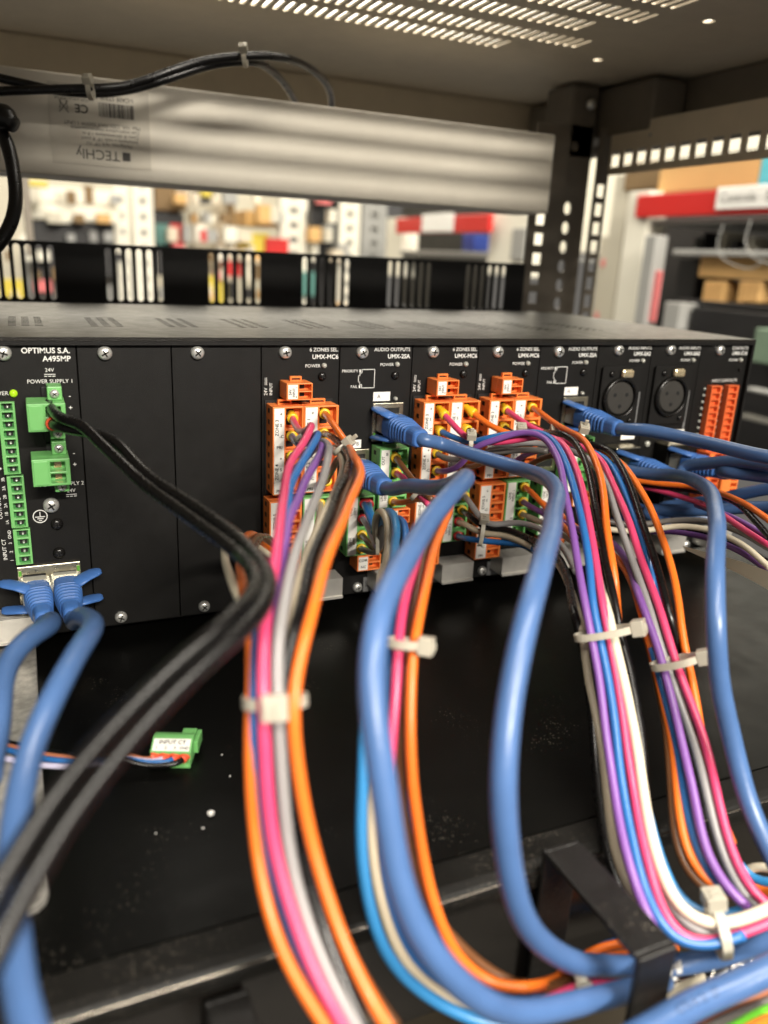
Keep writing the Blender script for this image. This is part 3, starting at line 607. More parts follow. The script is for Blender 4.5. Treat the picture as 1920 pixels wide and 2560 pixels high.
# --- contacts module
t = module('contacts module with two columns of red terminals at the right end', X['j']); x0, x1 = X['j'], X['k']
face(t, x0, x1); screw(t, x0+13.5, 4.3, 2.9); screw(t, x0+13.0, 122.6, 2.5)
txt(t, 'CONTACTS', x1-1.2, 3.2, 2.35, 'RIGHT', bold=0.005); txt(t, 'UMX-C16', x1-1.2, 6.2, 2.8, 'RIGHT', bold=0.02); txt(t, 'POWER', x0+29.0, 10.0, 2.0, 'RIGHT'); led(t, x0+31.0, 10.0)
txt(t, 'INPUT CONTACTS', x0+21.4, 21.8, 2.3, 'CENTER'); led(t, x0+31.6, 15.6, 'screw_black', 0.9)
for k, s in enumerate((9, 22)):
    a, b = x0+s-0.4, x0+s+7.7
    hol = [rect((a+1.0)/1000, (b-1.4)/1000, pz(24.4+(i+1)*3.81-0.4), pz(24.4+i*3.81+0.5)) for i in range(9)]
    o = mk('terminal_header', plate(rect(a/1000, b/1000, pz(59.2), pz(24.2)), hol, 0.004, lambda p, q, h: (p, -0.0042+h, q)), 'plug_red', t, bevel=0.00015)
    for i in range(9):
        zc = 24.4+(i+0.5)*3.81
        bm = B(); box(bm, (a+1.0)/1000, (b-1.4)/1000, -0.0018, -0.00003, pz(zc+1.45), pz(zc-1.3)); mk('slot_floor', bm, 'plug_red', o)
        bm = B(); lathe(bm, Vector(((a-1.6)/1000, 0, pz(zc))), Vector((0, -1, 0)), [(0.0008, 0), (0.0008, 0.0008), (0, 0.0010)], 8); mk('status_lamp', bm, 'led_clear', t, smooth=True)
plug('terminal_plug', 'left orange plug below the red terminals of the contacts module', x0+8.0, x0+18.4, 62.0, 96.0, 'plug_red', x0+11.0, wells4(x0+12.2, x0+17.6, 62.2, 95.8, 9), (), group=GP, sub=1, label_mt='plug_orange')
plug('terminal_plug', 'right orange plug below the red terminals of the contacts module', x0+21.0, x0+34.6, 62.0, 96.0, 'plug_orange', x0+27.6, wells4(x0+28.8, x0+33.8, 62.2, 95.8, 9), (), group=GP, sub=1, label_mt='plug_orange')
handle(t, x0+18.2, x1+0.2)
# ------------------------------------------------------------------ cables
RW = 0.00145; RC = 0.0031
def prof(tab):
    def f(v):
        if v <= tab[0][0]: return tab[0][1]
        for (a, x), (b, y) in zip(tab, tab[1:]):
            if v <= b: return x+(y-x)*(v-a)/(b-a)
        return tab[-1][1]
    return f
def pv(uv, f, dd=0.0): return [at(u, v, f(v)+dd) for u, v in uv]
def Yv(*p): return [atY(u, v, Y) for u, v, Y in p]
def D(*p): return [at(u, v, d) for u, v, d in p]
def jitter(path, amp):
    ph = [random.uniform(0, 6.28) for _ in range(6)]; fq = [random.uniform(45, 85), random.uniform(100, 160)]; L = 0; out = []
    for i, p in enumerate(path):
        if i: L += (p-path[i-1]).length
        k = min(1, i/8, (len(path)-1-i)/8)
        out.append(p+Vector([k*amp*(math.sin(L*fq[0]+ph[j])+0.5*math.sin(L*fq[1]+ph[j+3])) for j in range(3)]))
    return out
GW = 'coloured wires of the looms'
def wire(label, col, pts, ferrule=None, r=RW, it=8, group=GW, name='wire', fs=1.0):
    path = jitter(smooth_path(pts, 0.002, it), 0.00028)
    if not ferrule:
        bm = B(); sweep(bm, path, r, 12); return mk(name, bm, col, smooth=True, label=label, cat='wire', group=group)
    t = thing(name, label, 'wire', pts[0], group=group)
    bm = B(); sweep(bm, path, r, 12); mk('insulation', bm, col, t, smooth=True)
    d = (path[3]-path[0]).normalized()
    bm = B(); lathe(bm, path[0]-d*0.0012, d, [(r*1.05, 0), (r*1.25, 0.0004*fs), (r*1.28, 0.0034*fs), (r*1.62, 0.0046*fs), (r*1.70, 0.0068*fs), (r*1.55, 0.0074*fs), (r*1.02, 0.0074*fs)], 16); mk('ferrule', bm, ferrule, t, smooth=True)
    return t
def sect(n=20, p=3.2):
    o = []
    for k in range(n):
        a = 2*math.pi*k/n; c, s = math.cos(a), math.sin(a)
        o.append((math.copysign(abs(c)**(2/p), c), math.copysign(abs(s)**(2/p), s)))
    return o
def boot(t, c, n, mt='boot_blue', wings='Z', side=-1, L=0.034):
    kw = 0.84 if wings == 'X' else 1.0
    # c: centre on the jack face; n: outward direction
    n = n.normalized(); z = Vector((0, 0, 1)); x = z.cross(n).normalized(); z = n.cross(x)
    P = lambda a, b, s: c+x*a+z*b+n*s
    bm = B(); q = lambda a0, a1, b0, b1, s0, s1: box(bm, a0, a1, b0, b1, s0, s1)
    M = Matrix((x, z, n)).transposed().to_4x4(); M.translation = c
    box(bm, -0.0058, 0.0058, -0.0040, 0.0040, -0.004, 0.010, M); mk('plug', bm, 'led_clear', t, bevel=0.0004)
    rings = [(0.006, 0.0062, 0.0052), (0.0065, 0.0066, 0.0057), (0.0135, 0.0066, 0.0057)]
    s = 0.0135; k = 0
    while s < 0.0265:
        w = 1-(s-0.0135)/0.013*0.28
        rings += [(s+0.0001, 0.0058*w, 0.0050*w), (s+0.0009, 0.0058*w, 0.0050*w), (s+0.0010, 0.0067*w, 0.0058*w), (s+0.0021, 0.0066*w, 0.0057*w)]; s += 0.0022
    rings += [(0.0272, 0.0044, 0.0042), (L-0.003, 0.0042, 0.0042), (L-0.001, 0.0040, 0.0040), (L, 0.0034, 0.0034)]
    bm = B(); sc = sect(); RR = []
    for s, a, b in rings: RR.append([bm.verts.new(P(a*u*kw, b*v, s)) for u, v in sc])
    for A, Bq in zip(RR, RR[1:]):
        for i in range(len(sc)): bm.faces.new((A[i], A[(i+1) % len(sc)], Bq[(i+1) % len(sc)], Bq[i]))
    bm.faces.new(RR[0]); bm.faces.new(RR[-1]); mk('boot', bm, mt, t, bevel=0.0002)
    for e in (-1, 1):                                   # latch guards
        bm = B(); pr = []
        if wings == 'Z': line = [(side*0.0035, e*0.0054, 0.0125), (side*0.0050, e*0.0062, 0.006), (side*0.0060, e*0.0068, 0.0005), (side*0.0062, e*0.0070, -0.0014), (side*0.0062, e*0.0070, -0.0022)]
        else: line = [(side*0.0030, e*0.0044, 0.013), (side*0.0070, e*0.0054, 0.0095), (side*0.0110, e*0.0060, 0.0072), (side*0.0128, e*0.0061, 0.0062), (side*0.0136, e*0.0061, 0.0058)]
        pts = [P(*l) for l in line]; wd_ = (0.0034, 0.0038, 0.0038, 0.0030, 0.0014); RR = []
        for i, p in enumerate(pts):
            tg = (pts[min(i+1, 4)]-pts[max(i-1, 0)]).normalized(); flat = z; wide = tg.cross(flat).normalized(); flat = wide.cross(tg)
            RR.append([bm.verts.new(p+wide*(wd_[i]*math.cos(2*math.pi*k/12))+flat*(0.0011*math.sin(2*math.pi*k/12))) for k in range(12)])
        for A, Bq in zip(RR, RR[1:]):
            for i in range(12): bm.faces.new((A[i], A[(i+1) % 12], Bq[(i+1) % 12], Bq[i]))
        bm.faces.new(RR[0]); bm.faces.new(RR[-1]); mk('latch_guard', bm, mt, t, smooth=True)
    return P(0, 0, L-0.004), P(0, 0, L+0.004)
GN = 'blue network cables'
def netcable(label, pts, jackpos=None, n=Vector((0, -1, 0)), wings='Z', side=-1, it=10, r=RC, print_at=None):
    t = thing('network_cable', label, 'network cable', jackpos if jackpos else pts[0], group=GN)
    if jackpos:
        a, b = boot(t, Vector(jackpos), n, wings=wings, side=side); pts = [a, b]+pts
    path = jitter(smooth_path(pts, 0.0025, it), 0.00035); bm = B(); sweep(bm, path, r, 18); j = mk('jacket', bm, 'cat_blue', t, smooth=True)
    if print_at:
        s, size, frac, ang, flip = print_at
        cu = bpy.data.curves.new('t', 'FONT'); cu.body = s; cu.size = size; cu.resolution_u = 2; cu.align_y = 'CENTER'
        ob = bpy.data.objects.new('t', cu); me = bpy.data.meshes.new_from_object(ob); bpy.data.objects.remove(ob); bpy.data.curves.remove(cu)
        bm = B(); bm.from_mesh(me); bpy.data.meshes.remove(me); fr = frames(path); st = (path[-1]-path[0]).length/len(path)
        i0 = frac*(len(path)-1); seg = (path[int(i0)+1]-path[int(i0)]).length
        for v in bm.verts:
            k = i0+flip*v.co.x/seg; k = max(0, min(len(path)-1.01, k)); i = int(k); p = path[i].lerp(path[i+1], k-i)
            T = fr[i][0]; view = (CAM-p); view = (view-T*view.dot(T)).normalized(); sd = T.cross(view)
            a = ang-flip*v.co.y/r; v.co = p+(view*math.cos(a)+sd*math.sin(a))*(r+0.00008)
        mk('printed_text', bm, 'print_cable', j)
    return t
def tie(label, c, axis, r1, r2, head=0.0, w=0.0026, hs=1.0, tail=0.0, group='white nylon cable ties'):
    axis = axis.normalized(); view = (CAM-c).normalized(); e1 = view.cross(axis).normalized(); e2 = axis.cross(e1).normalized()
    if e2.dot(view) < 0: e2 = -e2
    t = thing('cable_tie', label, 'cable tie', c, group=group)
    bm = B(); n = 36; R = []
    for k in range(n):
        a = 2*math.pi*k/n; d = e1*math.cos(a)*r1+e2*math.sin(a)*r2; nr = (e1*math.cos(a)/r1+e2*math.sin(a)/r2).normalized()
        R.append([bm.verts.new(c+d+nr*o+axis*q) for o, q in ((0, -w*0.43), (0.0008, -w*0.43), (0.0008, w*0.43), (0, w*0.43))])
    for k in range(n):
        for i in range(4): bm.faces.new((R[k][i], R[k][(i+1) % 4], R[(k+1) % n][(i+1) % 4], R[(k+1) % n][i]))
    mk('strap', bm, 'nylon', t, smooth=False)
    hd = c+e1*math.cos(head)*r1+e2*math.sin(head)*r2; nr = (e1*math.cos(head)/r1+e2*math.sin(head)/r2).normalized(); tg = axis.cross(nr)
    M = Matrix((tg, axis, nr)).transposed().to_4x4(); M.translation = hd+nr*0.0012
    bm = B(); h = 0.0021*hs; box(bm, -h, h*1.1, -h, h, -0.0012*hs, 0.0022*hs, M)
    tail = tail or 0.0006
    box(bm, h*0.5, h*0.9, -h*0.6, h*0.6, 0.0022*hs, 0.0022*hs+0.0005, M)
    if tail: box(bm, -0.0005, 0.0004, -w*0.4, w*0.4, 0.0022*hs, 0.0022*hs+tail, M)
    mk('head', bm, 'nylon', t, bevel=0.00075*hs)
    return t
# ---- loom at left centre (from the leftmost zone module)
f1 = prof([(1040, .345), (1062, .298), (1110, .288), (1160, .272), (1210, .255), (1300, .228), (1370, .212), (1430, .203), (1500, .193), (1590, .184), (1740, .178), (2100, .177), (2300, .174), (2560, .168), (2640, .165)])
wire('pink wire in the front loom, rising highest of its neighbours', 'vinyl_pink', Yv((728, 1036, -.0085))+D((746, 1076, .334), (764, 1080, .316), (777, 1062, .300))+pv([(757, 1110), (728, 1157), (714, 1205), (700, 1301), (688, 1374), (681, 1440), (671, 1510), (664, 1590), (661, 1706), (661, 1815), (664, 1910), (669, 1990), (681, 2096), (711, 2231), (745, 2337), (778, 2427), (811, 2487), (850, 2550), (885, 2620)], f1, -.003), 'ferrule_yellow')
wire('blue wire right of the pink one at the top of the front loom', 'vinyl_blue', Yv((727, 1086, -.0085))+D((742, 1108, .335), (770, 1105, .320), (795, 1082, .302))+pv([(767, 1135), (743, 1181), (728, 1217), (719, 1260), (700, 1340), (680, 1430), (660, 1510), (645, 1580), (640, 1694), (639, 1789), (639, 1884), (645, 1990), (660, 2096), (688, 2210), (727, 2337), (760, 2412), (800, 2478), (850, 2545), (890, 2600)], f1, .001), 'ferrule_yellow')
wire('purple wire behind the pink one in the front loom', 'vinyl_purple', Yv((727, 1180, -.0085))+D((762, 1150, .322), (798, 1110, .303), (801, 1122, .292))+pv([(791, 1154), (762, 1205), (743, 1253), (724, 1301), (709, 1374), (697, 1434), (689, 1500), (683, 1558), (678, 1640), (676, 1740), (678, 1850), (686, 1990), (700, 2096), (728, 2225), (770, 2360), (830, 2480), (890, 2570)], f1, .0035), 'ferrule_yellow')
wire('light grey wire down the middle of the front loom', 'vinyl_grey', Yv((724, 1141, -.0085))+D((768, 1128, .325), (803, 1104, .306), (822, 1116, .296))+pv([(824, 1135), (813, 1174), (796, 1217), (781, 1260), (762, 1321), (743, 1374), (728, 1434), (715, 1504), (700, 1580), (693, 1667), (692, 1748), (693, 1830), (698, 1911), (706, 2000), (721, 2111), (745, 2216), (772, 2307), (805, 2397), (838, 2472), (871, 2533), (910, 2600)], f1, -.002), 'ferrule_yellow')
wire('tan wire half hidden behind the black one in the front loom', 'vinyl_tan', Yv((806, 1133, -.0085))+D((835, 1120, .332), (852, 1135, .318), (860, 1168, .302), (850, 1205, .285))+pv([(828, 1245), (803, 1301), (781, 1362), (765, 1410), (750, 1470), (736, 1550), (722, 1620), (712, 1700), (708, 1750), (708, 1850), (718, 1990), (736, 2111), (764, 2230), (800, 2340), (850, 2450), (920, 2570)], f1, .003), 'ferrule_yellow')
wire('black wire beside the right orange one in the front loom', 'vinyl_black', Yv((806, 1082, -.0085))+D((824, 1090, .337), (848, 1106, .325), (868, 1132, .310), (876, 1156, .296))+pv([(863, 1193), (839, 1241), (818, 1301), (796, 1362), (779, 1410), (764, 1482), (736, 1586), (720, 1667), (715, 1735), (715, 1803), (722, 1911), (732, 2010), (751, 2111), (778, 2216), (799, 2292), (835, 2397), (865, 2472), (901, 2548), (940, 2620)], f1, .000), 'ferrule_yellow')
wire('brown wire tucked behind the right orange wire of the front loom', 'vinyl_brown', Yv((815, 1207, -.0085))+D((831, 1176, .337), (846, 1142, .324), (868, 1140, .312), (888, 1165, .298))+pv([(882, 1203), (859, 1253), (836, 1313), (815, 1362), (795, 1430), (772, 1510), (748, 1600), (732, 1680), (726, 1740), (728, 1830), (742, 1950), (765, 2060), (796, 2180), (832, 2290), (880, 2400), (935, 2490), (990, 2570)], f1, .003), 'ferrule_yellow')
wire('bright orange wire at the right edge of the front loom', 'vinyl_orange', Yv((808, 1030, -.0085))+D((827, 1053, .338), (850, 1085, .325), (874, 1122, .312))+pv([(890, 1148), (903, 1172), (900, 1203), (880, 1246), (856, 1301), (827, 1369), (806, 1429), (788, 1495), (763, 1586), (745, 1667), (737, 1735), (736, 1803), (744, 1884), (757, 1985), (781, 2111), (811, 2216), (841, 2307), (877, 2397), (913, 2472), (955, 2550), (1000, 2620)], f1, -.003), 'ferrule_yellow')
f1b = prof([(1335, .300), (1385, .272), (1446, .235), (1494, .213), (1586, .190), (1700, .181), (2100, .178), (2300, .174), (2560, .167), (2640, .164)])
wire('orange wire at the left edge of the front loom', 'vinyl_orange', D((690, 1385, .345), (660, 1355, .330), (638, 1341, .315), (619, 1338, .300))+pv([(604, 1365), (601, 1395), (606, 1446), (614, 1494), (624, 1586), (628, 1667), (629, 1748), (626, 1830), (626, 1900), (629, 1985), (639, 2081), (654, 2171), (678, 2276), (705, 2367), (736, 2442), (769, 2502), (810, 2562), (850, 2620)], f1b, -.001))
wire('cream wire leaving the front loom behind the black power cable', 'vinyl_white', D((690, 1400, .345), (650, 1372, .330), (610, 1345, .312), (575, 1335, .298))+pv([(558, 1350), (562, 1391), (577, 1441), (598, 1494), (618, 1560), (632, 1620), (640, 1700), (642, 1760), (642, 1900), (652, 2030)], f1b, .006))
wire('brown wire looping behind the black power cable into the front loom', 'vinyl_brown', D((690, 1372, .345), (664, 1350, .330), (646, 1342, .316), (632, 1352, .300))+pv([(626, 1380), (630, 1420), (640, 1480), (652, 1550), (660, 1620), (662, 1720), (660, 1850), (668, 1990), (690, 2120)], f1b, .008))
wire('black wire inside the loop left of the front loom', 'vinyl_black', D((690, 1362, .345), (668, 1345, .332), (654, 1345, .318), (640, 1362, .300))+pv([(620, 1400), (628, 1440), (645, 1500), (660, 1580), (672, 1660), (678, 1740), (680, 1850), (690, 1990)], f1b, .010))
# ---- black twin power cable
PA = Yv((122, 1010, -.010))+D((132, 1026, 0.3030), (142, 1038, 0.2970), (160, 1049, 0.2920), (202, 1061, 0.2860), (254, 1110, 0.2770), (312, 1165, 0.2680), (358, 1208, 0.2600), (423, 1256, 0.2470), (500, 1312, 0.2316), (552, 1350, 0.2198), (600, 1388, 0.2106), (632, 1425, 0.1954), (642, 1462, 0.1846), (625, 1497, 0.1775), (580, 1545, 0.1679), (500, 1612, 0.1601), (430, 1672, 0.1555), (330, 1770, 0.1485), (230, 1875, 0.1407), (140, 1985, 0.1330), (60, 2110, 0.1268), (-30, 2260, 0.1206), (-110, 2420, 0.1166))
PB = Yv((126, 1056, -.014), (130, 1059, -.0185))+D((142, 1064, 0.3000), (176, 1074, 0.2960), (228, 1081, 0.2900), (280, 1100, 0.2820), (312, 1126, 0.2760), (345, 1165, 0.2690), (390, 1204, 0.2600), (480, 1262, 0.2430), (550, 1311, 0.2282), (610, 1360, 0.2148), (655, 1410, 0.1989), (673, 1465, 0.1846), (655, 1522, 0.1751), (605, 1578, 0.1663), (530, 1642, 0.1593), (470, 1700, 0.1539), (375, 1797, 0.1469), (280, 1907, 0.1391), (195, 2017, 0.1322), (120, 2132, 0.1261), (40, 2282, 0.1198), (-40, 2440, 0.1148), (-100, 2560, 0.1111))
t = thing('power_cable', 'black twin lead power cable swooping from the green plug across the left', 'power cable', PA[0])
bm = B(); sweep(bm, smooth_path(PA, 0.002, 8), 0.00205, 16); mk('conductor', bm, 'vinyl_black', t, smooth=True)
bm = B(); pth = smooth_path(PB, 0.002, 8); sweep(bm, pth, 0.00205, 16); mk('conductor', bm, 'vinyl_black', t, smooth=True)
d = (pth[3]-pth[0]).normalized(); bm = B(); lathe(bm, pth[0]+d*0.003, d, [(0.0021, 0), (0.0026, 0.0003), (0.0026, 0.0040), (0.0021, 0.0044)], 16); mk('ferrule', bm, 'ferrule_coral', t, smooth=True)
# ---- network cables, left pair
netcable('blue network cable in the right of the two sockets at lower left', D((196, 1543, .268), (229, 1552, .245), (228, 1580, .228), (197, 1628, .212), (145, 1724, .195), (98, 1817, .188), (64, 1921, .183), (43, 2037, .175), (31, 2152, .165), (24, 2260, .155), (28, 2355, .148), (43, 2470, .140), (70, 2570, .135), (95, 2650, .13)), jackpos=(0.0079, -0.0016, pz(101.6)), n=Vector((0.02, -1, -0.05)), wings='X', side=1)
netcable('blue network cable in the left of the two sockets, curving off the left edge', D((130, 1550, .272), (128, 1566, .255), (100, 1580, .243), (64, 1600, .235), (17, 1655, .225), (0, 1730, .215), (-8, 1830, .205), (-30, 1950, .19)), jackpos=(-0.0041, -0.0016, pz(102.2)), n=Vector((0.07, -1, -0.04)), wings='X', side=-1, print_at=('4PR 23AWG', 0.0030, 0.46, 0.1, -1))
# ---- loom two with the thick blue cable
f2 = prof([(1280, .300), (1330, .275), (1400, .250), (1500, .228), (1620, .216), (1800, .210), (2000, .208), (2200, .206), (2350, .205), (2500, .208), (2560, .210)])
netcable('thick looking blue network cable hanging down the centre', D((1019, 1214, .335), (1079, 1222, .318), (1118, 1214, .300), (1150, 1196, .278), (1168, 1194, .262), (1158, 1208, .254), (1127, 1240, .242), (1079, 1291, .228), (1038, 1351, .213), (1004, 1412, .200), (975, 1472, .190), (954, 1532, .182), (938, 1613, .175), (931, 1694, .172), (932, 1775, .170), (939, 1857, .169), (949, 1938, .168), (958, 2000, .168), (971, 2095, .167), (996, 2203, .167), (1031, 2294, .167), (1081, 2384, .168), (1147, 2456, .172), (1212, 2506, .178), (1284, 2530, .185), (1374, 2526, .194), (1447, 2512, .203), (1524, 2492, .212), (1600, 2468, .222), (1660, 2455, .235)), jackpos=(X['d']/1000+0.0085, -0.0015, pz(59.2)), n=Vector((0.04, -1, -0.02)))
wire('pink wire alongside the thick blue cable', 'vinyl_pink', D((1110, 1290, .310), (1085, 1325, .282), (1052, 1375, .258))+pv([(1029, 1436), (1014, 1496), (1004, 1560), (996, 1631), (986, 1747), (977, 1863), (975, 1950), (985, 2090), (1015, 2230), (1060, 2350), (1120, 2430), (1205, 2488), (1266, 2514), (1338, 2514), (1392, 2494)], f2, -.001)+D((1432, 2472, .215), (1500, 2446, .224), (1580, 2425, .236), (1690, 2400, .252)))
wire('brown wire between the pink and orange ones of the centre loom', 'vinyl_brown', D((1125, 1280, .312), (1105, 1310, .290), (1079, 1351, .268))+pv([(1062, 1400), (1043, 1472), (1030, 1545), (1018, 1631), (1009, 1747), (1004, 1863), (1004, 1979), (1012, 2065), (1040, 2190), (1082, 2290), (1132, 2352), (1180, 2402), (1248, 2446), (1320, 2470), (1385, 2466)], f2, .003)+D((1432, 2450, .220), (1500, 2424, .230), (1580, 2404, .241), (1690, 2384, .255)))
wire('orange wire at the right edge of the centre loom', 'vinyl_orange', D((1128, 1258, .315), (1122, 1275, .300), (1104, 1327, .277))+pv([(1084, 1378), (1067, 1448), (1050, 1530), (1033, 1631), (1027, 1747), (1027, 1863), (1034, 1979), (1044, 2050), (1056, 2131), (1078, 2239), (1103, 2312), (1132, 2377), (1168, 2418), (1212, 2450), (1262, 2468), (1330, 2466)], f2, -.002)+D((1400, 2442, .222), (1480, 2408, .235), (1580, 2384, .247), (1690, 2370, .258)))
wire('light blue wire at the left edge of the centre loom', 'vinyl_lightblue', D((935, 1330, .345), (955, 1295, .325), (975, 1278, .308), (990, 1300, .297), (992, 1345, .285))+pv([(975, 1420), (950, 1520), (930, 1640), (920, 1760), (912, 1880), (905, 1968), (901, 2058), (904, 2149), (915, 2239), (937, 2330), (973, 2402), (1024, 2456), (1085, 2500), (1157, 2538), (1230, 2560), (1320, 2565)], f2, .000), r=0.0016)
wire('tan wire looping from the green plug down behind the blue cable', 'vinyl_tan', D((944, 1361, .350), (938, 1327, .338), (942, 1291, .322), (953, 1277, .310), (967, 1300, .302), (970, 1340, .295), (966, 1390, .285))+pv([(955, 1450), (945, 1540), (938, 1660), (935, 1780), (930, 1900), (927, 1990), (927, 2077), (933, 2167), (951, 2257), (980, 2341), (1020, 2409), (1067, 2456), (1130, 2500), (1200, 2530)], f2, .004))
wire('medium blue wire right of the tan one in the centre loom', 'vinyl_blue', D((940, 1330, .348), (965, 1300, .325), (1003, 1300, .308), (1015, 1325, .297), (1012, 1370, .283))+pv([(990, 1450), (968, 1560), (955, 1680), (950, 1800), (945, 1930), (945, 2080), (955, 2203), (973, 2275), (1002, 2348), (1045, 2413), (1085, 2452), (1150, 2492), (1240, 2515)], f2, .007))
wire('blue wire between the thick cable and the orange wire of the centre loom', 'vinyl_blue', D((1120, 1285, .315), (1090, 1320, .290), (1040, 1400, .262))+pv([(1005, 1490), (990, 1560), (978, 1650), (976, 1760), (985, 1880), (1005, 2000), (1022, 2095), (1031, 2167), (1049, 2239), (1085, 2330), (1150, 2424), (1194, 2458), (1248, 2483), (1302, 2490), (1356, 2483)], f2, .004)+D((1432, 2460, .220), (1500, 2434, .229), (1580, 2414, .240), (1690, 2392, .254)))
# ---- long blue cables
netcable('blue network cable sagging from the first output module down to the bracket', D((1091, 1103, .362), (1139, 1120, .358), (1200, 1140, .350), (1248, 1154, .344), (1289, 1167, .338), (1337, 1182, .325), (1373, 1203, .308), (1391, 1235, .290), (1389, 1268, .270), (1380, 1313, .245), (1366, 1374, .220), (1349, 1434, .205), (1330, 1490, .197), (1307, 1574, .190), (1281, 1718, .185), (1265, 1863, .181), (1257, 1979, .180), (1262, 2094, .182), (1284, 2210, .186), (1319, 2309, .192), (1365, 2372, .200), (1435, 2411, .212), (1516, 2420, .225), (1600, 2418, .235), (1692, 2408, .240), (1786, 2388, .238), (1861, 2367, .235), (1930, 2340, .232), (2000, 2310, .23)), jackpos=(X['d']/1000+0.0252, -0.0015, pz(38.0)), n=Vector((0.03, -1, -0.02)))
netcable('blue network cable running right from the second output module', D((1601, 1071, .388), (1668, 1087, .380), (1735, 1103, .370), (1802, 1117, .358), (1869, 1131, .345), (1925, 1143, .335), (2000, 1160, .325)), jackpos=(X['g']/1000+0.0252, -0.0015, pz(38.0)), n=Vector((0.05, -1, -0.02)))
netcable('dark lit blue network cable level below the right microphone sockets', D((1703, 1166, .415), (1766, 1161, .400), (1829, 1155, .385), (1880, 1156, .375), (1930, 1162, .365), (2000, 1170, .35)), jackpos=(X['h']/1000+0.0200, -0.0115, pz(64.5)), n=Vector((0.10, -1, 0.02)))
netcable('blue network cable bending down sharply at the right edge', D((1530, 1172, .405), (1576, 1178, .400), (1627, 1184, .392), (1690, 1187, .378), (1728, 1196, .362), (1760, 1216, .340), (1782, 1246, .312), (1791, 1283, .290), (1792, 1328, .272), (1790, 1404, .258), (1787, 1480, .250), (1786, 1544, .246), (1790, 1603, .245), (1800, 1706, .248), (1821, 1809, .250), (1841, 1895, .250), (1865, 1981, .248), (1896, 2067, .245), (1935, 2150, .24), (1990, 2260, .235)), r=0.0030)
netcable('shadowed blue cable low under the right modules, upper of two', D((1640, 1268, .43), (1700, 1262, .425), (1770, 1252, .41), (1834, 1240, .40), (1930, 1222, .385), (1990, 1212, .375)), jackpos=(X['i']/1000+0.0200, -0.0115, pz(90.0)), n=Vector((0.05, -1, 0.0)))
netcable('shadowed blue cable low under the right modules, lower of two', D((1600, 1276, .425), (1642, 1277, .42), (1766, 1274, .405), (1880, 1268, .39), (1930, 1268, .38), (1990, 1270, .37)), jackpos=(X['h']/1000+0.0200, -0.0115, pz(90.0)), n=Vector((0.05, -1, 0.0)))
t = thing('network_cable', 'short blue plug boot in the second microphone module jack', 'network cable', (X['i']/1000+0.020, -0.0115, pz(64.5)), group=GN)
a_, b_ = boot(t, Vector((X['i']/1000+0.0200, -0.0115, pz(64.5))), Vector((0.12, -1, 0.03)))
bm = B(); sweep(bm, smooth_path([a_, b_]+D((1800, 1176, .392), (1870, 1186, .380), (1990, 1200, .36)), 0.003, 5), RC, 14); mk('jacket', bm, 'cat_blue', t, smooth=True)
netcable('blue network cable with printed text across the bottom right corner', D((1500, 2660, .185), (1570, 2605, .190), (1636, 2560, .196), (1711, 2519, .202), (1786, 2483, .207), (1860, 2450, .210), (1930, 2420, .212), (2000, 2390, .214)), r=0.0037, print_at=('CT5 E121 27', 0.0030, 0.36, -0.1, 1))
# ---- loom three: big arc at right
f3 = prof([(1080, .352), (1100, .345), (1130, .335), (1170, .325), (1230, .312), (1300, .300), (1400, .288), (1500, .278), (1600, .271), (1700, .266), (1800, .261), (1900, .255), (2000, .247), (2100, .238), (2200, .230), (2300, .225), (2370, .223)])
wire('purple wire at the left of the big arching loom', 'vinyl_purple', Yv((1084, 1176, -.0085))+D((1110, 1180, .378), (1148, 1166, .372), (1168, 1140, .368), (1192, 1114, .362), (1241, 1099, .357), (1289, 1083, .354), (1330, 1080, .350))+pv([(1361, 1096), (1383, 1128), (1400, 1169), (1412, 1229), (1426, 1289), (1436, 1338), (1446, 1410), (1458, 1495), (1477, 1603), (1498, 1706), (1513, 1809), (1529, 1912), (1543, 2015), (1556, 2091), (1577, 2180), (1605, 2260), (1640, 2330)], f3, -.001), 'ferrule_yellow')
wire('blue wire second from left of the big arching loom', 'vinyl_blue', Yv((1090, 1070, -.0085))+D((1115, 1087, .378), (1160, 1106, .370), (1182, 1108, .366), (1216, 1097, .360), (1265, 1086, .357), (1320, 1078, .354), (1350, 1078, .352))+pv([(1373, 1090), (1392, 1116), (1409, 1149), (1431, 1205), (1448, 1265), (1462, 1338), (1472, 1410), (1481, 1500), (1498, 1586), (1518, 1689), (1536, 1809), (1549, 1912), (1566, 2015), (1580, 2091), (1599, 2185), (1627, 2270), (1660, 2327), (1695, 2357), (1748, 2368), (1800, 2360), (1860, 2338)], f3, -.001), 'ferrule_yellow')
wire('pink wire in the middle of the big arching loom', 'vinyl_pink', Yv((1098, 1022, -.0085))+D((1114, 1040, .380), (1143, 1073, .373), (1169, 1098, .368), (1210, 1108, .362), (1280, 1102, .357), (1345, 1090, .353))+pv([(1392, 1096), (1417, 1121), (1438, 1164), (1455, 1217), (1467, 1277), (1479, 1350), (1491, 1422), (1504, 1500), (1522, 1586), (1542, 1689), (1558, 1792), (1570, 1895), (1585, 1998), (1601, 2091), (1627, 2185), (1655, 2270), (1690, 2325), (1730, 2351), (1778, 2354), (1842, 2342), (1930, 2304)], f3, .000), 'ferrule_yellow')
wire('cream white wire emerging under the pink one of the arching loom', 'vinyl_white', D((1488, 1420, .297), (1503, 1480, .288))+pv([(1522, 1540), (1536, 1603), (1556, 1689), (1577, 1792), (1594, 1878), (1611, 1981), (1629, 2084), (1648, 2160), (1675, 2235), (1712, 2285), (1767, 2310), (1823, 2308), (1883, 2289), (1940, 2262)], f3, -.0005), r=0.0017)
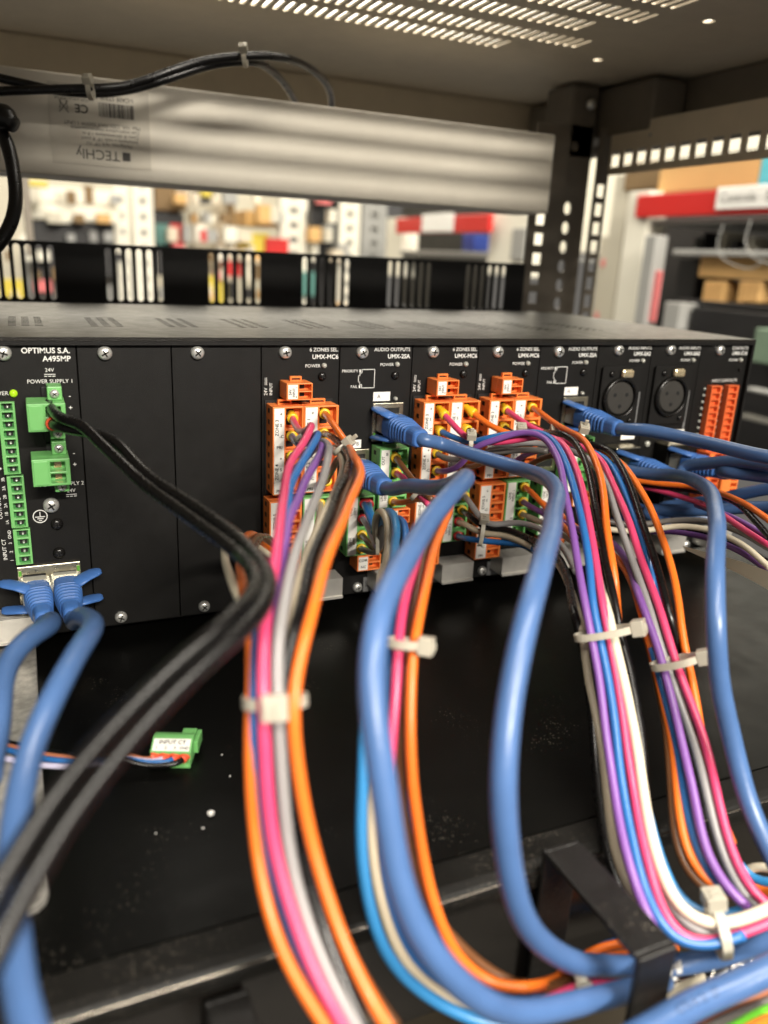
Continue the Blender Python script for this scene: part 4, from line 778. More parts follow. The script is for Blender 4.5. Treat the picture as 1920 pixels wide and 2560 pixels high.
wire('grey wire beside the cream one at the bottom of the arching loom', 'vinyl_grey', pv([(1430, 1160), (1460, 1290), (1490, 1430), (1512, 1540), (1540, 1680), (1565, 1810), (1589, 1929), (1604, 2015), (1618, 2091), (1635, 2165), (1660, 2237), (1697, 2296), (1748, 2332), (1804, 2332), (1861, 2315), (1940, 2280)], f3, .002))
wire('light blue wire on the inside of the bottom bend of the arching loom', 'vinyl_lightblue', pv([(1520, 1560), (1560, 1730), (1590, 1880), (1620, 2030), (1650, 2150), (1690, 2240), (1730, 2272), (1775, 2286), (1840, 2280), (1900, 2262)], f3, .009))
wire('black wire fourth from left of the big arching loom', 'vinyl_black', Yv((1325, 1062, -.0085))+D((1345, 1072, .388), (1372, 1084, .366), (1406, 1084, .354))+pv([(1438, 1104), (1462, 1145), (1479, 1205), (1491, 1277), (1502, 1350), (1516, 1420), (1535, 1495), (1553, 1590), (1576, 1672), (1590, 1740), (1601, 1809), (1606, 1861), (1608, 1920), (1612, 2000), (1625, 2080), (1655, 2170)], f3, .004), 'ferrule_yellow')
wire('black wire hanging at the left rear of the arching loom', 'vinyl_black', D((1205, 1325, .395), (1253, 1321, .388), (1289, 1330, .380), (1330, 1350, .365), (1390, 1390, .340), (1420, 1450, .315))+pv([(1438, 1534), (1456, 1603), (1470, 1706), (1481, 1809), (1488, 1912), (1500, 2015), (1515, 2091), (1530, 2160), (1556, 2230), (1600, 2290)], f3, .009), r=0.0016)
wire('tan wire beside the hanging black one at the rear of the arching loom', 'vinyl_tan', D((1209, 1338, .393), (1241, 1335, .386), (1277, 1342, .380), (1325, 1364, .368), (1385, 1400, .345), (1420, 1460, .318))+pv([(1452, 1560), (1470, 1680), (1488, 1790), (1503, 1880), (1515, 1981), (1532, 2091), (1554, 2173), (1584, 2244), (1630, 2310)], f3, .008))
wire('orange wire at the right of the big arching loom', 'vinyl_orange', Yv((1322, 1014, -.0085))+D((1345, 1030, .392), (1374, 1050, .382), (1417, 1076, .365))+pv([(1458, 1096), (1479, 1125), (1497, 1174), (1508, 1241), (1515, 1313), (1522, 1365), (1532, 1422)], f3, .003)+D((1540, 1478, .287), (1546, 1540, .289), (1556, 1610, .288), (1570, 1690, .285)), 'ferrule_yellow')
# ---- loom four
f4 = prof([(1100, .372), (1145, .350), (1200, .335), (1300, .315), (1400, .300), (1500, .288), (1600, .279), (1700, .272), (1800, .266), (1900, .258), (2000, .249), (2100, .241), (2200, .235), (2300, .231)])
wire('grey wire in the rightmost loom', 'vinyl_grey', D((1216, 1128, .375), (1265, 1114, .372), (1313, 1107, .370), (1360, 1112, .366), (1420, 1125, .360))+pv([(1480, 1150), (1517, 1205), (1534, 1272), (1557, 1339), (1581, 1406), (1605, 1473), (1625, 1525), (1645, 1586), (1669, 1648), (1688, 1706), (1714, 1792), (1738, 1878), (1759, 1964), (1783, 2060), (1808, 2140), (1836, 2199), (1869, 2250), (1930, 2288)], f4, .002))
wire('pink wire in the rightmost loom', 'vinyl_pink', Yv((1258, 1017, -.0085))+D((1275, 1032, .390), (1293, 1047, .385), (1329, 1070, .378), (1390, 1095, .368), (1450, 1115, .360))+pv([(1497, 1145), (1522, 1183), (1547, 1238), (1571, 1305), (1592, 1372), (1618, 1439), (1645, 1512), (1669, 1586), (1693, 1655), (1721, 1734), (1745, 1809), (1769, 1895), (1793, 1998), (1815, 2075), (1833, 2134), (1862, 2199), (1895, 2246), (1940, 2278)], f4, .000), 'ferrule_yellow')
wire('blue wire right of the pink one in the rightmost loom', 'vinyl_blue', D((1350, 1100, .380), (1430, 1112, .370), (1480, 1128, .360))+pv([(1514, 1148), (1544, 1195), (1571, 1248), (1591, 1305), (1607, 1355), (1621, 1398)], f4, .004)+D((1634, 1455, .306), (1645, 1505, .302), (1660, 1560, .298)))
wire('black wire left of the outer orange one in the rightmost loom', 'vinyl_black', D((1345, 1075, .392), (1400, 1090, .378), (1450, 1102, .368))+pv([(1490, 1114), (1520, 1125), (1546, 1158), (1574, 1215), (1597, 1272), (1618, 1339), (1638, 1406), (1658, 1473), (1674, 1545)], f4, .000)+D((1688, 1600, .285), (1702, 1660, .284), (1722, 1740, .279), (1750, 1840, .272)))
wire('orange wire at the outer right of the rightmost loom', 'vinyl_orange', Yv((1163, 1017, -.0085))+D((1182, 1030, .388), (1216, 1057, .382), (1255, 1079, .376), (1330, 1100, .372), (1430, 1115, .370), (1500, 1128, .366), (1540, 1148, .358))+pv([(1567, 1173), (1595, 1214), (1624, 1262), (1648, 1322), (1668, 1389), (1684, 1456), (1696, 1523), (1706, 1586), (1719, 1644), (1731, 1695), (1744, 1765), (1756, 1850), (1772, 1930), (1795, 2020), (1830, 2110)], f4, .004), 'ferrule_yellow')
wire('purple wire at the left of the rightmost loom', 'vinyl_purple', D((1350, 1275, .41), (1420, 1310, .385), (1490, 1338, .355), (1534, 1362, .330), (1560, 1392, .318), (1581, 1429, .308))+pv([(1600, 1490), (1621, 1552), (1642, 1620), (1660, 1689), (1680, 1758), (1697, 1826), (1714, 1895), (1732, 1970), (1748, 2050), (1762, 2110), (1780, 2155), (1803, 2198), (1830, 2234), (1870, 2270)], f4, -.001))
wire('dark orange wire low in the rightmost loom', 'vinyl_orange', D((1355, 1256, .41), (1430, 1310, .385), (1500, 1360, .350), (1534, 1389, .330), (1557, 1419, .318), (1581, 1463, .306))+pv([(1600, 1520), (1618, 1580), (1640, 1660), (1660, 1745), (1677, 1830), (1686, 1912), (1694, 2015), (1706, 2090), (1722, 2142), (1748, 2182), (1782, 2216), (1830, 2240)], f4, .004))
wire('brown wire at the left edge below the tie of the rightmost loom', 'vinyl_brown', pv([(1605, 1560), (1630, 1640), (1655, 1740), (1667, 1809), (1673, 1912), (1680, 2015), (1688, 2087), (1700, 2136), (1722, 2181), (1758, 2218), (1810, 2242)], f4, .006))
wire('blue wire beside the lower orange one of the rightmost loom', 'vinyl_blue', pv([(1630, 1620), (1660, 1720), (1680, 1810), (1695, 1885), (1707, 1981), (1722, 2055), (1735, 2100), (1752, 2150), (1778, 2192), (1810, 2224), (1860, 2250)], f4, .003))
# ---- wires sweeping right under the modules
GR = 'wires sweeping right under the modules'
wire('orange wire sweeping right past the bent blue cable', 'vinyl_orange', D((1580, 1200, .415), (1677, 1210, .405), (1728, 1217, .398), (1799, 1232, .380), (1854, 1258, .362), (1892, 1278, .350), (1930, 1306, .34)), group=GR)
wire('black wire under the orange one at the right edge', 'vinyl_black', D((1590, 1208, .418), (1627, 1212, .412), (1728, 1225, .400), (1804, 1241, .382), (1842, 1260, .368), (1880, 1292, .352), (1930, 1350, .335)), group=GR)
wire('pink wire passing behind the bent blue cable', 'vinyl_pink', D((1590, 1214, .42), (1622, 1221, .415), (1677, 1235, .408), (1728, 1250, .398), (1763, 1263, .390), (1816, 1293, .375), (1867, 1328, .36), (1930, 1370, .345)), group=GR)
wire('purple wire crossing the black one near the right edge', 'vinyl_purple', D((1740, 1262, .40), (1790, 1280, .388), (1829, 1295, .378), (1867, 1313, .368), (1930, 1348, .35)), group=GR)
wire('dark grey wire low at right above the aluminium handle', 'vinyl_darkgrey', D((1500, 1300, .40), (1580, 1310, .40), (1647, 1304, .398), (1703, 1301, .393), (1768, 1303, .384), (1816, 1318, .374), (1867, 1340, .36), (1930, 1375, .345)), group=GR)
wire('cream wire low at right above the aluminium handle', 'vinyl_white', D((1500, 1320, .40), (1590, 1330, .398), (1657, 1322, .393), (1703, 1316, .388), (1768, 1322, .378), (1816, 1340, .368), (1867, 1370, .354), (1930, 1424, .338)), group=GR)
wire('deep purple wire under the cream one at right', 'vinyl_purple', D((1600, 1330, .41), (1677, 1330, .40), (1728, 1336, .392), (1768, 1343, .384), (1816, 1360, .372), (1867, 1386, .358), (1930, 1434, .342)), group=GR)
wire('black wire lowest of those sweeping to the right edge', 'vinyl_black', D((1600, 1316, .41), (1700, 1322, .40), (1768, 1330, .388), (1816, 1348, .375), (1867, 1372, .362), (1930, 1410, .345)), group=GR)
# cream flat strip
bm = B(); pts = smooth_path(D((1715, 1372, .385), (1770, 1392, .372), (1850, 1420, .352), (1940, 1460, .332)), 0.004, 2)
for k, p in enumerate(pts):
    w = 0.0012+0.0075*k/len(pts)
    v = [bm.verts.new(p+o) for o in (Vector((0, 0.002, w*0.5)), Vector((0, -0.001, -w*0.5)), Vector((0, -0.0004, -w*0.5)), Vector((0, 0.0026, w*0.5)))]
    if k:
        for i in range(4): bm.faces.new((pr[i], pr[(i+1) % 4], v[(i+1) % 4], v[i]))
    pr = v
mk('flat_strip', bm, 'vinyl_white', label='cream flat strip slanting down under the rightmost wires', cat='strip')
# ---- short wires near the plugs
GS = 'short wires at the plugs'
wire('grey wire from the green plug into the small tied bunch', 'vinyl_grey', Yv((1160, 1236, -.0085))+D((1172, 1256, .386), (1192, 1286, .382), (1214, 1312, .380), (1240, 1312, .379), (1265, 1306, .378), (1301, 1306, .374), (1345, 1318, .366), (1400, 1360, .345), (1440, 1430, .32)), 'ferrule_yellow', group=GS)
wire('black wire from the green plug into the small tied bunch', 'vinyl_black', Yv((1150, 1270, -.0085))+D((1172, 1288, .387), (1192, 1306, .384), (1216, 1323, .382), (1253, 1322, .379), (1289, 1331, .374), (1330, 1352, .365)), 'ferrule_yellow', group=GS)
wire('beige wire with red sleeve from the lower green plug', 'vinyl_tan', Yv((1143, 1302, -.0085))+D((1162, 1312, .388), (1180, 1322, .386), (1209, 1338, .383), (1241, 1336, .380), (1277, 1343, .375), (1330, 1368, .364)), 'ferrule_red', group=GS)
wire('blue wire with red sleeve from the lower green plug', 'vinyl_blue', Yv((1140, 1338, -.0085))+D((1165, 1344, .389), (1192, 1348, .386), (1228, 1354, .382), (1265, 1358, .377), (1320, 1366, .368), (1400, 1410, .345)), 'ferrule_red', group=GS)
wire('orange wire dropping from the green plug behind the sagging blue cable', 'vinyl_orange', Yv((1306, 1214, -.0085))+D((1328, 1230, .402), (1354, 1256, .396), (1385, 1290, .385), (1430, 1340, .36)), 'ferrule_yellow', group=GS)
wire('purple wire below the orange one at the right green plug', 'vinyl_purple', Yv((1303, 1250, -.0085))+D((1322, 1262, .404), (1347, 1276, .398), (1385, 1300, .388), (1440, 1345, .365)), 'ferrule_yellow', group=GS)
wire('beige wire lowest at the right green plug', 'vinyl_tan', Yv((1300, 1283, -.0085))+D((1318, 1290, .406), (1337, 1298, .400), (1380, 1318, .390), (1440, 1360, .368)), 'ferrule_yellow', group=GS)
wire('grey wire from the middle orange plug under the sagging blue cable', 'vinyl_darkgrey', Yv((1086, 1122, -.0085))+D((1096, 1138, .382), (1110, 1146, .380), (1139, 1150, .377), (1180, 1142, .374), (1230, 1130, .371), (1277, 1128, .369), (1325, 1124, .367), (1370, 1128, .364)), 'ferrule_yellow', group=GS)
wire('brown wire from the middle right orange plug under the sagging blue cable', 'vinyl_brown', Yv((1152, 1166, -.0085))+D((1172, 1168, .388), (1188, 1164, .384), (1225, 1148, .378), (1270, 1128, .374), (1330, 1112, .370)), 'ferrule_yellow', group=GS)
wire('blue purple wire end at the middle right orange plug', 'vinyl_black', Yv((1155, 1064, -.0085))+D((1170, 1074, .388), (1190, 1090, .382), (1230, 1104, .378), (1300, 1098, .374)), 'ferrule_yellow', group=GS)
wire('dark wire end at the right zone module second row', 'vinyl_black', Yv((1252, 1060, -.0085))+D((1265, 1072, .394), (1290, 1088, .388), (1340, 1098, .38)), 'ferrule_yellow', group=GS)
wire('purple wire crossing the lower orange plug of the right zone module', 'vinyl_purple', D((1262, 1172, .405), (1298, 1148, .396), (1325, 1133, .388), (1349, 1125, .382), (1400, 1120, .372)), group=GS)
wire('copper brown wire under the purple one near the arch', 'vinyl_brown', D((1300, 1175, .402), (1337, 1157, .394), (1373, 1142, .386), (1430, 1130, .375)), group=GS)
wire('brown wire from the upper green output plug', 'vinyl_brown', Yv((984, 1138, -.0085))+D((1000, 1154, .370), (1012, 1170, .366), (1030, 1196, .360), (1052, 1222, .352), (1080, 1250, .345)), 'ferrule_yellow', group=GS)
wire('pink wire from the second row of the upper green output plug', 'vinyl_pink', Yv((984, 1178, -.0085))+D((1002, 1190, .372), (1020, 1205, .366), (1045, 1235, .356), (1072, 1262, .345)), 'ferrule_yellow', group=GS)
wire('orange wire from the bottom row of the upper green output plug', 'vinyl_orange', Yv((978, 1252, -.0085))+D((994, 1258, .374), (1010, 1258, .370), (1034, 1249, .364), (1062, 1245, .356), (1090, 1265, .345)), 'ferrule_yellow', group=GS)
wire('blue wire with red sleeve on the lower green output plug', 'vinyl_blue', Yv((910, 1256, -.0085))+D((915, 1275, .362), (922, 1294, .358), (932, 1318, .352), (945, 1342, .345)), 'ferrule_red', group=GS)
wire('second blue wire in the paired red sleeve of the lower green output plug', 'vinyl_lightblue', Yv((921, 1256, -.0085))+D((927, 1276, .362), (934, 1300, .357), (944, 1330, .350)), 'ferrule_red', group=GS)
wire('white wire with red sleeve on the lower green output plug', 'vinyl_lilac', Yv((905, 1294, -.0085))+D((913, 1310, .364), (922, 1326, .360), (932, 1345, .354), (942, 1366, .348)), 'ferrule_red', group=GS)
wire('brown wire with yellow sleeve on the lower green output plug', 'vinyl_brown', Yv((902, 1334, -.0085))+D((914, 1350, .366), (924, 1362, .361), (938, 1372, .354), (950, 1374, .348)), 'ferrule_yellow', group=GS)
wire('grey wire curling from the last row of the lower green output plug', 'vinyl_darkgrey', Yv((902, 1370, -.0085))+D((912, 1378, .366), (924, 1384, .360), (940, 1382, .352), (952, 1366, .346), (952, 1330, .338), (957, 1295, .328)), 'ferrule_yellow', group=GS)
wire('beige wire with yellow sleeve on the lower green plug of the leftmost module', 'vinyl_tan', Yv((802, 1256, -.0085))+D((800, 1280, .350), (790, 1320, .325), (772, 1380, .290), (756, 1450, .25)), 'ferrule_yellow', group=GS)
# ---- wires behind the bracket and in the corner
GC = 'wires at lower right'
wire('orange wire hidden behind the bracket', 'vinyl_orange', D((1370, 2462, .225), (1400, 2440, .232), (1440, 2405, .240), (1500, 2368, .247), (1560, 2356, .250), (1640, 2360, .252)), group=GC)
wire('blue wire passing behind the bracket', 'vinyl_blue', D((1385, 2458, .230), (1420, 2425, .238), (1460, 2392, .246), (1515, 2362, .252), (1570, 2352, .256), (1640, 2352, .258)), group=GC)
wire('copper coloured wire behind the bracket', 'vinyl_copper', D((1440, 2412, .245), (1490, 2388, .250), (1540, 2378, .254), (1600, 2376, .256), (1660, 2385, .258)), group=GC)
wire('copper coloured wire in the bottom right corner', 'vinyl_copper', D((1690, 2590, .205), (1760, 2548, .212), (1840, 2508, .218), (1930, 2468, .222)), group=GC)
wire('grey wire in the bottom right corner', 'vinyl_darkgrey', D((1740, 2596, .203), (1800, 2560, .210), (1860, 2532, .215), (1930, 2498, .220)), group=GC)
wire('bright green wire in the bottom right corner', 'vinyl_green', D((1790, 2596, .200), (1840, 2566, .205), (1880, 2546, .210), (1930, 2522, .214)), group=GC)
wire('orange wire in the very bottom right corner', 'vinyl_orange', D((1820, 2606, .196), (1870, 2574, .202), (1930, 2546, .208)), group=GC)
wire('light blue wire curling at the right edge beyond the pink one', 'vinyl_lightblue', D((1850, 2160, .262), (1870, 2190, .26), (1895, 2206, .258), (1935, 2206, .255)), group=GC)
wire('orange wire curling at the right edge beyond the pink one', 'vinyl_orange', D((1855, 2185, .266), (1878, 2215, .264), (1902, 2229, .262), (1938, 2232, .258)), group=GC)
wire('white wire curling at the right edge beyond the pink one', 'vinyl_white', D((1850, 2190, .268), (1875, 2166, .266), (1900, 2162, .264), (1938, 2174, .26)), group=GC)
wire('thin black wire looping below the lower unit', 'vinyl_black', D((1190, 2422, .26), (1212, 2410, .262), (1240, 2391, .265), (1258, 2368, .268), (1266, 2345, .27)), r=0.0009, group=GC)
# braided sleeve
pts = smooth_path(D((1660, 2520, .245), (1720, 2478, .248), (1790, 2432, .250), (1860, 2390, .252), (1940, 2345, .254)), 0.0015, 3)
t = thing('braided_sleeve', 'shiny metal braided cable sleeve between the two lower blue cables', 'cable sleeve', pts[0])
bm = B(); sweep(bm, pts, 0.0040, 12); mk('core', bm, 'rubber_black', t, smooth=True)
bm = B(); fr = frames(pts)
for s in (-1, 1):
    for k in range(6):
        for e in (0, 0.07):
            sweep(bm, [p+(x*math.cos(s*i*0.19+k*math.pi/3+e)+y*math.sin(s*i*0.19+k*math.pi/3+e))*(0.0044+0.0003*math.sin(i*0.6+s*math.pi/2)) for i, (p, (tt, x, y)) in enumerate(zip(pts, fr))], 0.00016, 5)
o = mk('braid', bm, 'braid', t, smooth=True, kind='stuff')
# crumpled tape and paper strip
bm = B(); c0 = at(1655, 2440, .236); random.seed(3); g = []
for i in range(7):
    row = []
    for j in range(7):
        row.append(bm.verts.new(c0+Vector(((i-3)*0.0016, random.uniform(-0.0012, 0.0012)-j*0.0004, (j-3)*0.0018+random.uniform(-0.0004, 0.0004)))))
    g.append(row)
for i in range(6):
    for j in range(6): bm.faces.new((g[i][j], g[i+1][j], g[i+1][j+1], g[i][j+1]))
r_ = bmesh.ops.extrude_face_region(bm, geom=bm.faces[:])
for v in [q for q in r_['geom'] if isinstance(q, bmesh.types.BMVert)]: v.co.y += 0.0004
mk('tape_scrap', bm, 'paper', label='crumpled white tape scrap right of the black bracket', cat='tape')
bm = B(); a, b = at(1630, 2520, .232), at(1760, 2450, .246)
for k in range(9):
    p = a.lerp(b, k/8)+Vector((0, 0, 0.0010*math.sin(k*0.5))); v = [bm.verts.new(p+o) for o in (Vector((0, 0, 0.003)), Vector((0, -0.002, -0.003)), Vector((0, -0.0015, -0.0032)), Vector((0, 0.0006, 0.003)))]
    if k:
        for i in range(4): bm.faces.new((pr[i], pr[(i+1) % 4], v[(i+1) % 4], v[i]))
    pr = v
mk('paper_strip', bm, 'vinyl_white', label='curled cream paper strip under the white tape scrap', cat='strip')
# ---- cable ties
A = lambda u1, v1, u2, v2, d: at(u2, v2, d)-at(u1, v1, d)
tie('large white cable tie round the front loom', at(688, 1752, .180), A(688, 1700, 690, 1800, .18), 0.0066, 0.0042, math.pi/2, w=0.0030, hs=1.32)
tie('white cable tie with square head on the centre loom', at(1010, 1608, .214), A(1014, 1560, 1004, 1660, .214), 0.0044, 0.0034, 0.15, w=0.0026, hs=1.15)
tie('white cable tie round the big arching loom', at(1512, 1582, .271), A(1500, 1530, 1524, 1640, .271), 0.0096, 0.0042, 0.12, w=0.0028, hs=1.25)
tie('white cable tie round the rightmost loom', at(1688, 1655, .272), A(1672, 1600, 1704, 1710, .272), 0.0076, 0.0040, 0.12, w=0.0028, hs=1.15)
tie('big translucent cable tie on the bottom bend of the arching loom', at(1795, 2322, .226), A(1700, 2335, 1900, 2310, .226), 0.0072, 0.0045, 0.55, w=0.0032, hs=1.3)
tie('white cable tie where the front loom leaves the orange plug', at(852, 1122, .318), A(830, 1085, 880, 1150, .318), 0.0030, 0.0030, 0.5, w=0.0020, hs=1.0, tail=0.003)
tie('small white cable tie beside the pink wire at the orange plug', at(752, 1092, .322), A(735, 1060, 770, 1115, .322), 0.0024, 0.0026, 0.6, w=0.0018, hs=0.8)
tie('white cable tie with upright head left of the big arch', at(1176, 1110, .366), A(1120, 1098, 1240, 1104, .366), 0.0034, 0.0030, 0.6, w=0.0022, hs=1.0, tail=0.002)
tie('tilted white cable tie behind the arch by the orange plug', at(1300, 1092, .376), A(1250, 1080, 1350, 1085, .376), 0.0034, 0.0032, 0.6, w=0.0022, hs=1.05)
tie('white cable tie behind the black wires of the arch', at(1380, 1096, .380), A(1330, 1080, 1420, 1095, .380), 0.0034, 0.0032, 0.6, w=0.0022, hs=1.0)
tie('white cable tie right of the arch beside the blue plug', at(1452, 1092, .384), A(1400, 1080, 1500, 1100, .384), 0.0036, 0.0032, 0.6, w=0.0022, hs=1.1, tail=0.003)
tie('white cable tie on the small bunch under the orange plug', at(1204, 1330, .384), A(1160, 1316, 1260, 1330, .384), 0.0062, 0.0040, 0.6, w=0.0022, hs=1.05)
tie('thin cable tie ring hanging by the lower green output plug', at(944, 1345, .344), A(930, 1350, 965, 1350, .344), 0.0066, 0.0024, 0.9, w=0.0018, hs=0.75)
tie('white cable tie under the horizontal blue cable beside the green plug', at(1046, 1228, .352), A(1010, 1195, 1085, 1265, .352), 0.0042, 0.0034, 1.2, w=0.0022, hs=1.0)
tie('white cable tie where the centre loom meets the bracket', at(1456, 2466, .217), A(1400, 2482, 1520, 2450, .217), 0.0040, 0.0034, 1.9, w=0.0034, hs=1.1)
# ---- loose green plug on the lower unit
q = thing('loose_plug', 'loose green plug with white INPUT CT label lying on the black unit', 'connector', (0.035, -0.098, -0.170))
M = Matrix.Translation(Vector((0.0354, -0.1010, -0.1698))) @ Matrix.Rotation(math.radians(-22), 4, 'Z') @ Matrix.Diagonal((0.9, 0.9, 0.72, 1))
def lb(x0, x1, y0, y1, z0, z1, n, mt, par, bev=0.0002): bm = B(); box(bm, x0, x1, y0, y1, z0, z1, M); return mk(n, bm, mt, par, bevel=bev)
bm = B()                                         # wedge shaped housing
sec = [(-0.0055, 0.0), (0.0050, 0.0), (0.0062, 0.0035), (0.0062, 0.0100), (0.0035, 0.0110), (0.0015, 0.0108), (-0.0036, 0.0072), (-0.0036, 0.0022), (-0.0055, 0.0016)]
n0 = [bm.verts.new(M @ Vector((-0.0077, y, z))) for y, z in sec]; n1 = [bm.verts.new(M @ Vector((0.0077, y, z))) for y, z in sec]
for i in range(len(sec)): j = (i+1) % len(sec); bm.faces.new((n0[i], n0[j], n1[j], n1[i]))
bm.faces.new(n0); bm.faces.new(n1); mk('housing', bm, 'plug_green', q, bevel=0.0002)
lb(0.0077, 0.0094, 0.0015, 0.0105, 0.0025, 0.0085, 'end_block', 'plug_green', q); lb(0.0020, 0.0075, 0.0063, 0.0112, 0.0030, 0.0085, 'key_rib', 'plug_green', q)
for k in range(5): lb(-0.0077+k*0.0037, -0.0071+k*0.0037, -0.0052, -0.0037, 0.0016, 0.0040, 'divider', 'plug_green', q, 0.0001)
sl_ = Vector((0, 0.0051, 0.0036)); nrm = Vector((0, -0.0036, 0.0051)).normalized()
P0 = Vector((0, -0.0036, 0.0072)); U = sl_.normalized()
bm = B(); vs = []
for h in (0.00003, 0.00025):
    for xx, uu in ((-0.0070, 0.0004), (0.0070, 0.0004), (0.0070, 0.0058), (-0.0070, 0.0058)): vs.append(bm.verts.new(M @ (P0+Vector((xx, 0, 0))+U*uu+nrm*h)))
for f in ((0, 1, 2, 3), (4, 5, 6, 7), (0, 1, 5, 4), (1, 2, 6, 5), (2, 3, 7, 6), (3, 0, 4, 7)): bm.faces.new([vs[i] for i in f])
ls = mk('label_strip', bm, 'label_white', q); R3 = M.to_3x3()
for s, xx, uu, sz in (('INPUT CT', 0.0002, 0.0042, 0.0023), ('1', -0.0055, 0.0017, 0.0017), ('2', -0.0020, 0.0017, 0.0017), ('3', 0.0014, 0.0017, 0.0017), ('GND', 0.0050, 0.0017, 0.0016)):
    text(s, sz, M @ (P0+Vector((xx, 0, 0))+U*uu+nrm*0.0004), 'print_black', ls, ax=R3 @ Vector((1, 0, 0)), ay=R3 @ U, align='CENTER', bold=0.012)
GI = 'wires of the loose plug'
zl = -0.1645
for k, (col, lab, uv) in enumerate((('vinyl_black', 'black wire of the loose green plug', [(-40, 1838), (0, 1851), (87, 1874), (191, 1893), (312, 1898)]), ('vinyl_blue', 'blue wire of the loose green plug', [(-40, 1858), (0, 1870), (116, 1897), (230, 1903), (300, 1896)]), ('vinyl_lilac', 'pale lilac wire of the loose green plug', [(-40, 1880), (0, 1893), (116, 1914), (220, 1914), (300, 1897)]), ('vinyl_copper', 'coral wire of the loose green plug', [(-40, 1850), (0, 1862), (116, 1888), (250, 1893), (320, 1886)]))):
    e = M @ Vector((0.0058-k*0.0037, -0.0034, 0.0046)); e2 = M @ Vector((0.0040-k*0.0036, -0.0064-0.0004*(3-k), 0.0046)); e3 = M @ Vector((-0.0085-k*0.001, -0.0085+k*0.0010, 0.0046))
    wire(lab, col, [e, e2, e3]+[atZ(u, v, zl-0.001*(k == 2)) for u, v in reversed(uv)], 'ferrule_coral', r=0.00100, group=GI, it=3, fs=0.42)
# debris
for k, (u, v, s) in enumerate(((527, 2040, 0.0013), (508, 2072, 0.0004), (390, 2085, 0.0003), (555, 1888, 0.0003), (575, 1942, 0.0003))):
    p = atZ(u, v, -0.1699); bm = B(); bmesh.ops.create_icosphere(bm, subdivisions=1, radius=s)
    for vv in bm.verts: vv.co = Vector((vv.co.x*random.uniform(0.6, 1.2), vv.co.y*random.uniform(0.6, 1.2), (vv.co.z+s)*0.8))+p
    mk('paper_crumb', bm, 'paper', label=('white paper crumb lying on the black unit, largest of all' if k == 0 else ('', 'tiny crumb just below the large white one', 'tiny crumb left of the large white one', 'tiny crumb right of the loose green plug', 'smallest crumb by the orange wires')[k]), cat='crumb', group='crumbs on the black unit')
# ---- cables on the power strip
tk = prof([(0, .455), (3000, .455)])
def tcable(label, pts, r=0.0024): 
    bm = B(); sweep(bm, smooth_path(pts, 0.004, 10), r, 14); mk('black_cord', bm, 'rubber_black', smooth=True, label=label, cat='power cord', group='black cords on the power strip')
tcable('upper black cord tied along the power strip, longer arch', D((-60, 232, .43), (0, 228, .43), (104, 224, .435), (231, 221, .44), (301, 220, .445), (359, 204, .45), (434, 174, .455), (521, 149, .46), (602, 141, .465), (671, 139, .47), (741, 152, .490), (793, 184, .525), (823, 222, .570), (829, 262, .610), (828, 300, .63)))
tcable('lower black cord tied along the power strip, shorter arch', D((-60, 180, .43), (0, 197, .432), (58, 208, .435), (145, 229, .44), (231, 234, .443), (301, 230, .447), (405, 203, .455), (521, 163, .463), (608, 153, .468), (654, 160, .485), (694, 190, .515), (722, 226, .560), (740, 262, .605), (748, 300, .62)))
tcable('thick black cord hanging in a loop at the upper left', D((-20, 300, .42), (14, 330, .42), (24, 372, .42), (36, 434, .42), (43, 492, .42), (36, 550, .42), (12, 596, .42), (-30, 640, .42)), 0.0036)
bm = B(); lathe(bm, at(-10, 280, .415), (at(60, 330, .415)-at(-10, 280, .415)), [(0.003, 0), (0.0055, 0.001), (0.0066, 0.004), (0.0062, 0.0075), (0.0045, 0.010), (0.0040, 0.012), (0, 0.0122)], 20)
mk('cord_clamp', bm, 'rubber_black', smooth=True, label='round black cord gland at the upper left edge', cat='cord gland')
tie('pale cable tie with upright head on the cords, left one', at(226, 226, .436), A(180, 228, 280, 226, .436), 0.0042, 0.0034, 0.35, w=0.0030, hs=1.15, group='cable ties on the cords')
tie('pale cable tie with upright head on the cords, right one', at(612, 146, .462), A(560, 150, 660, 144, .462), 0.0040, 0.0034, 0.35, w=0.0030, hs=1.15, group='cable ties on the cords')
# ------------------------------------------------------------------ store room behind
def bgX(name, label, cat, u0, u1, v0, v1, Xp, mt, th=0.03, part=None):   # box whose left face lies in the plane X=Xp, running along the aisle
    vm = (v0+v1)/2; um = (u0+u1)/2; ya = atX(u0, vm, Xp).y; yb = atX(u1, vm, Xp).y; za = atX(um, v0, Xp).z; zb = atX(um, v1, Xp).z
    bm = B(); box(bm, Xp, Xp+th, min(ya, yb), max(ya, yb), min(za, zb), max(za, zb))
    if part: return mk(name, bm, mt, part, bevel=0.002)
    return mk(name, bm, mt, bevel=0.002, label=label, cat=cat)
def bgY(name, label, cat, u0, u1, v0, v1, Yp, mt, th=0.03, part=None):
    vm = (v0+v1)/2; um = (u0+u1)/2; xa = atY(u0, vm, Yp).x; xb = atY(u1, vm, Yp).x; za = atY(um, v0, Yp).z; zb = atY(um, v1, Yp).z
    bm = B(); box(bm, xa, xb, Yp, Yp+th, min(za, zb), max(za, zb))
    if part: return mk(name, bm, mt, part, bevel=0.002)
    return mk(name, bm, mt, bevel=0.002, label=label, cat=cat)
XS = 1.15
sr = thing('storage_shelf', 'white storage shelf with red label strip at the upper right', 'shelf', (XS, 0.9, -1.0))
bgX('upright', 0, 0, 1549, 1600, 480, 860, XS-0.012, 'shelf_white', 0.05, sr); bgX('upright', 0, 0, 1513, 1550, 438, 860, XS+0.06, 'far_cream', 0.05, sr)
rs = bgX('label_rail', 0, 0, 1591, 2060, 472, 536, XS-0.02, 'strip_red', 0.012, sr)
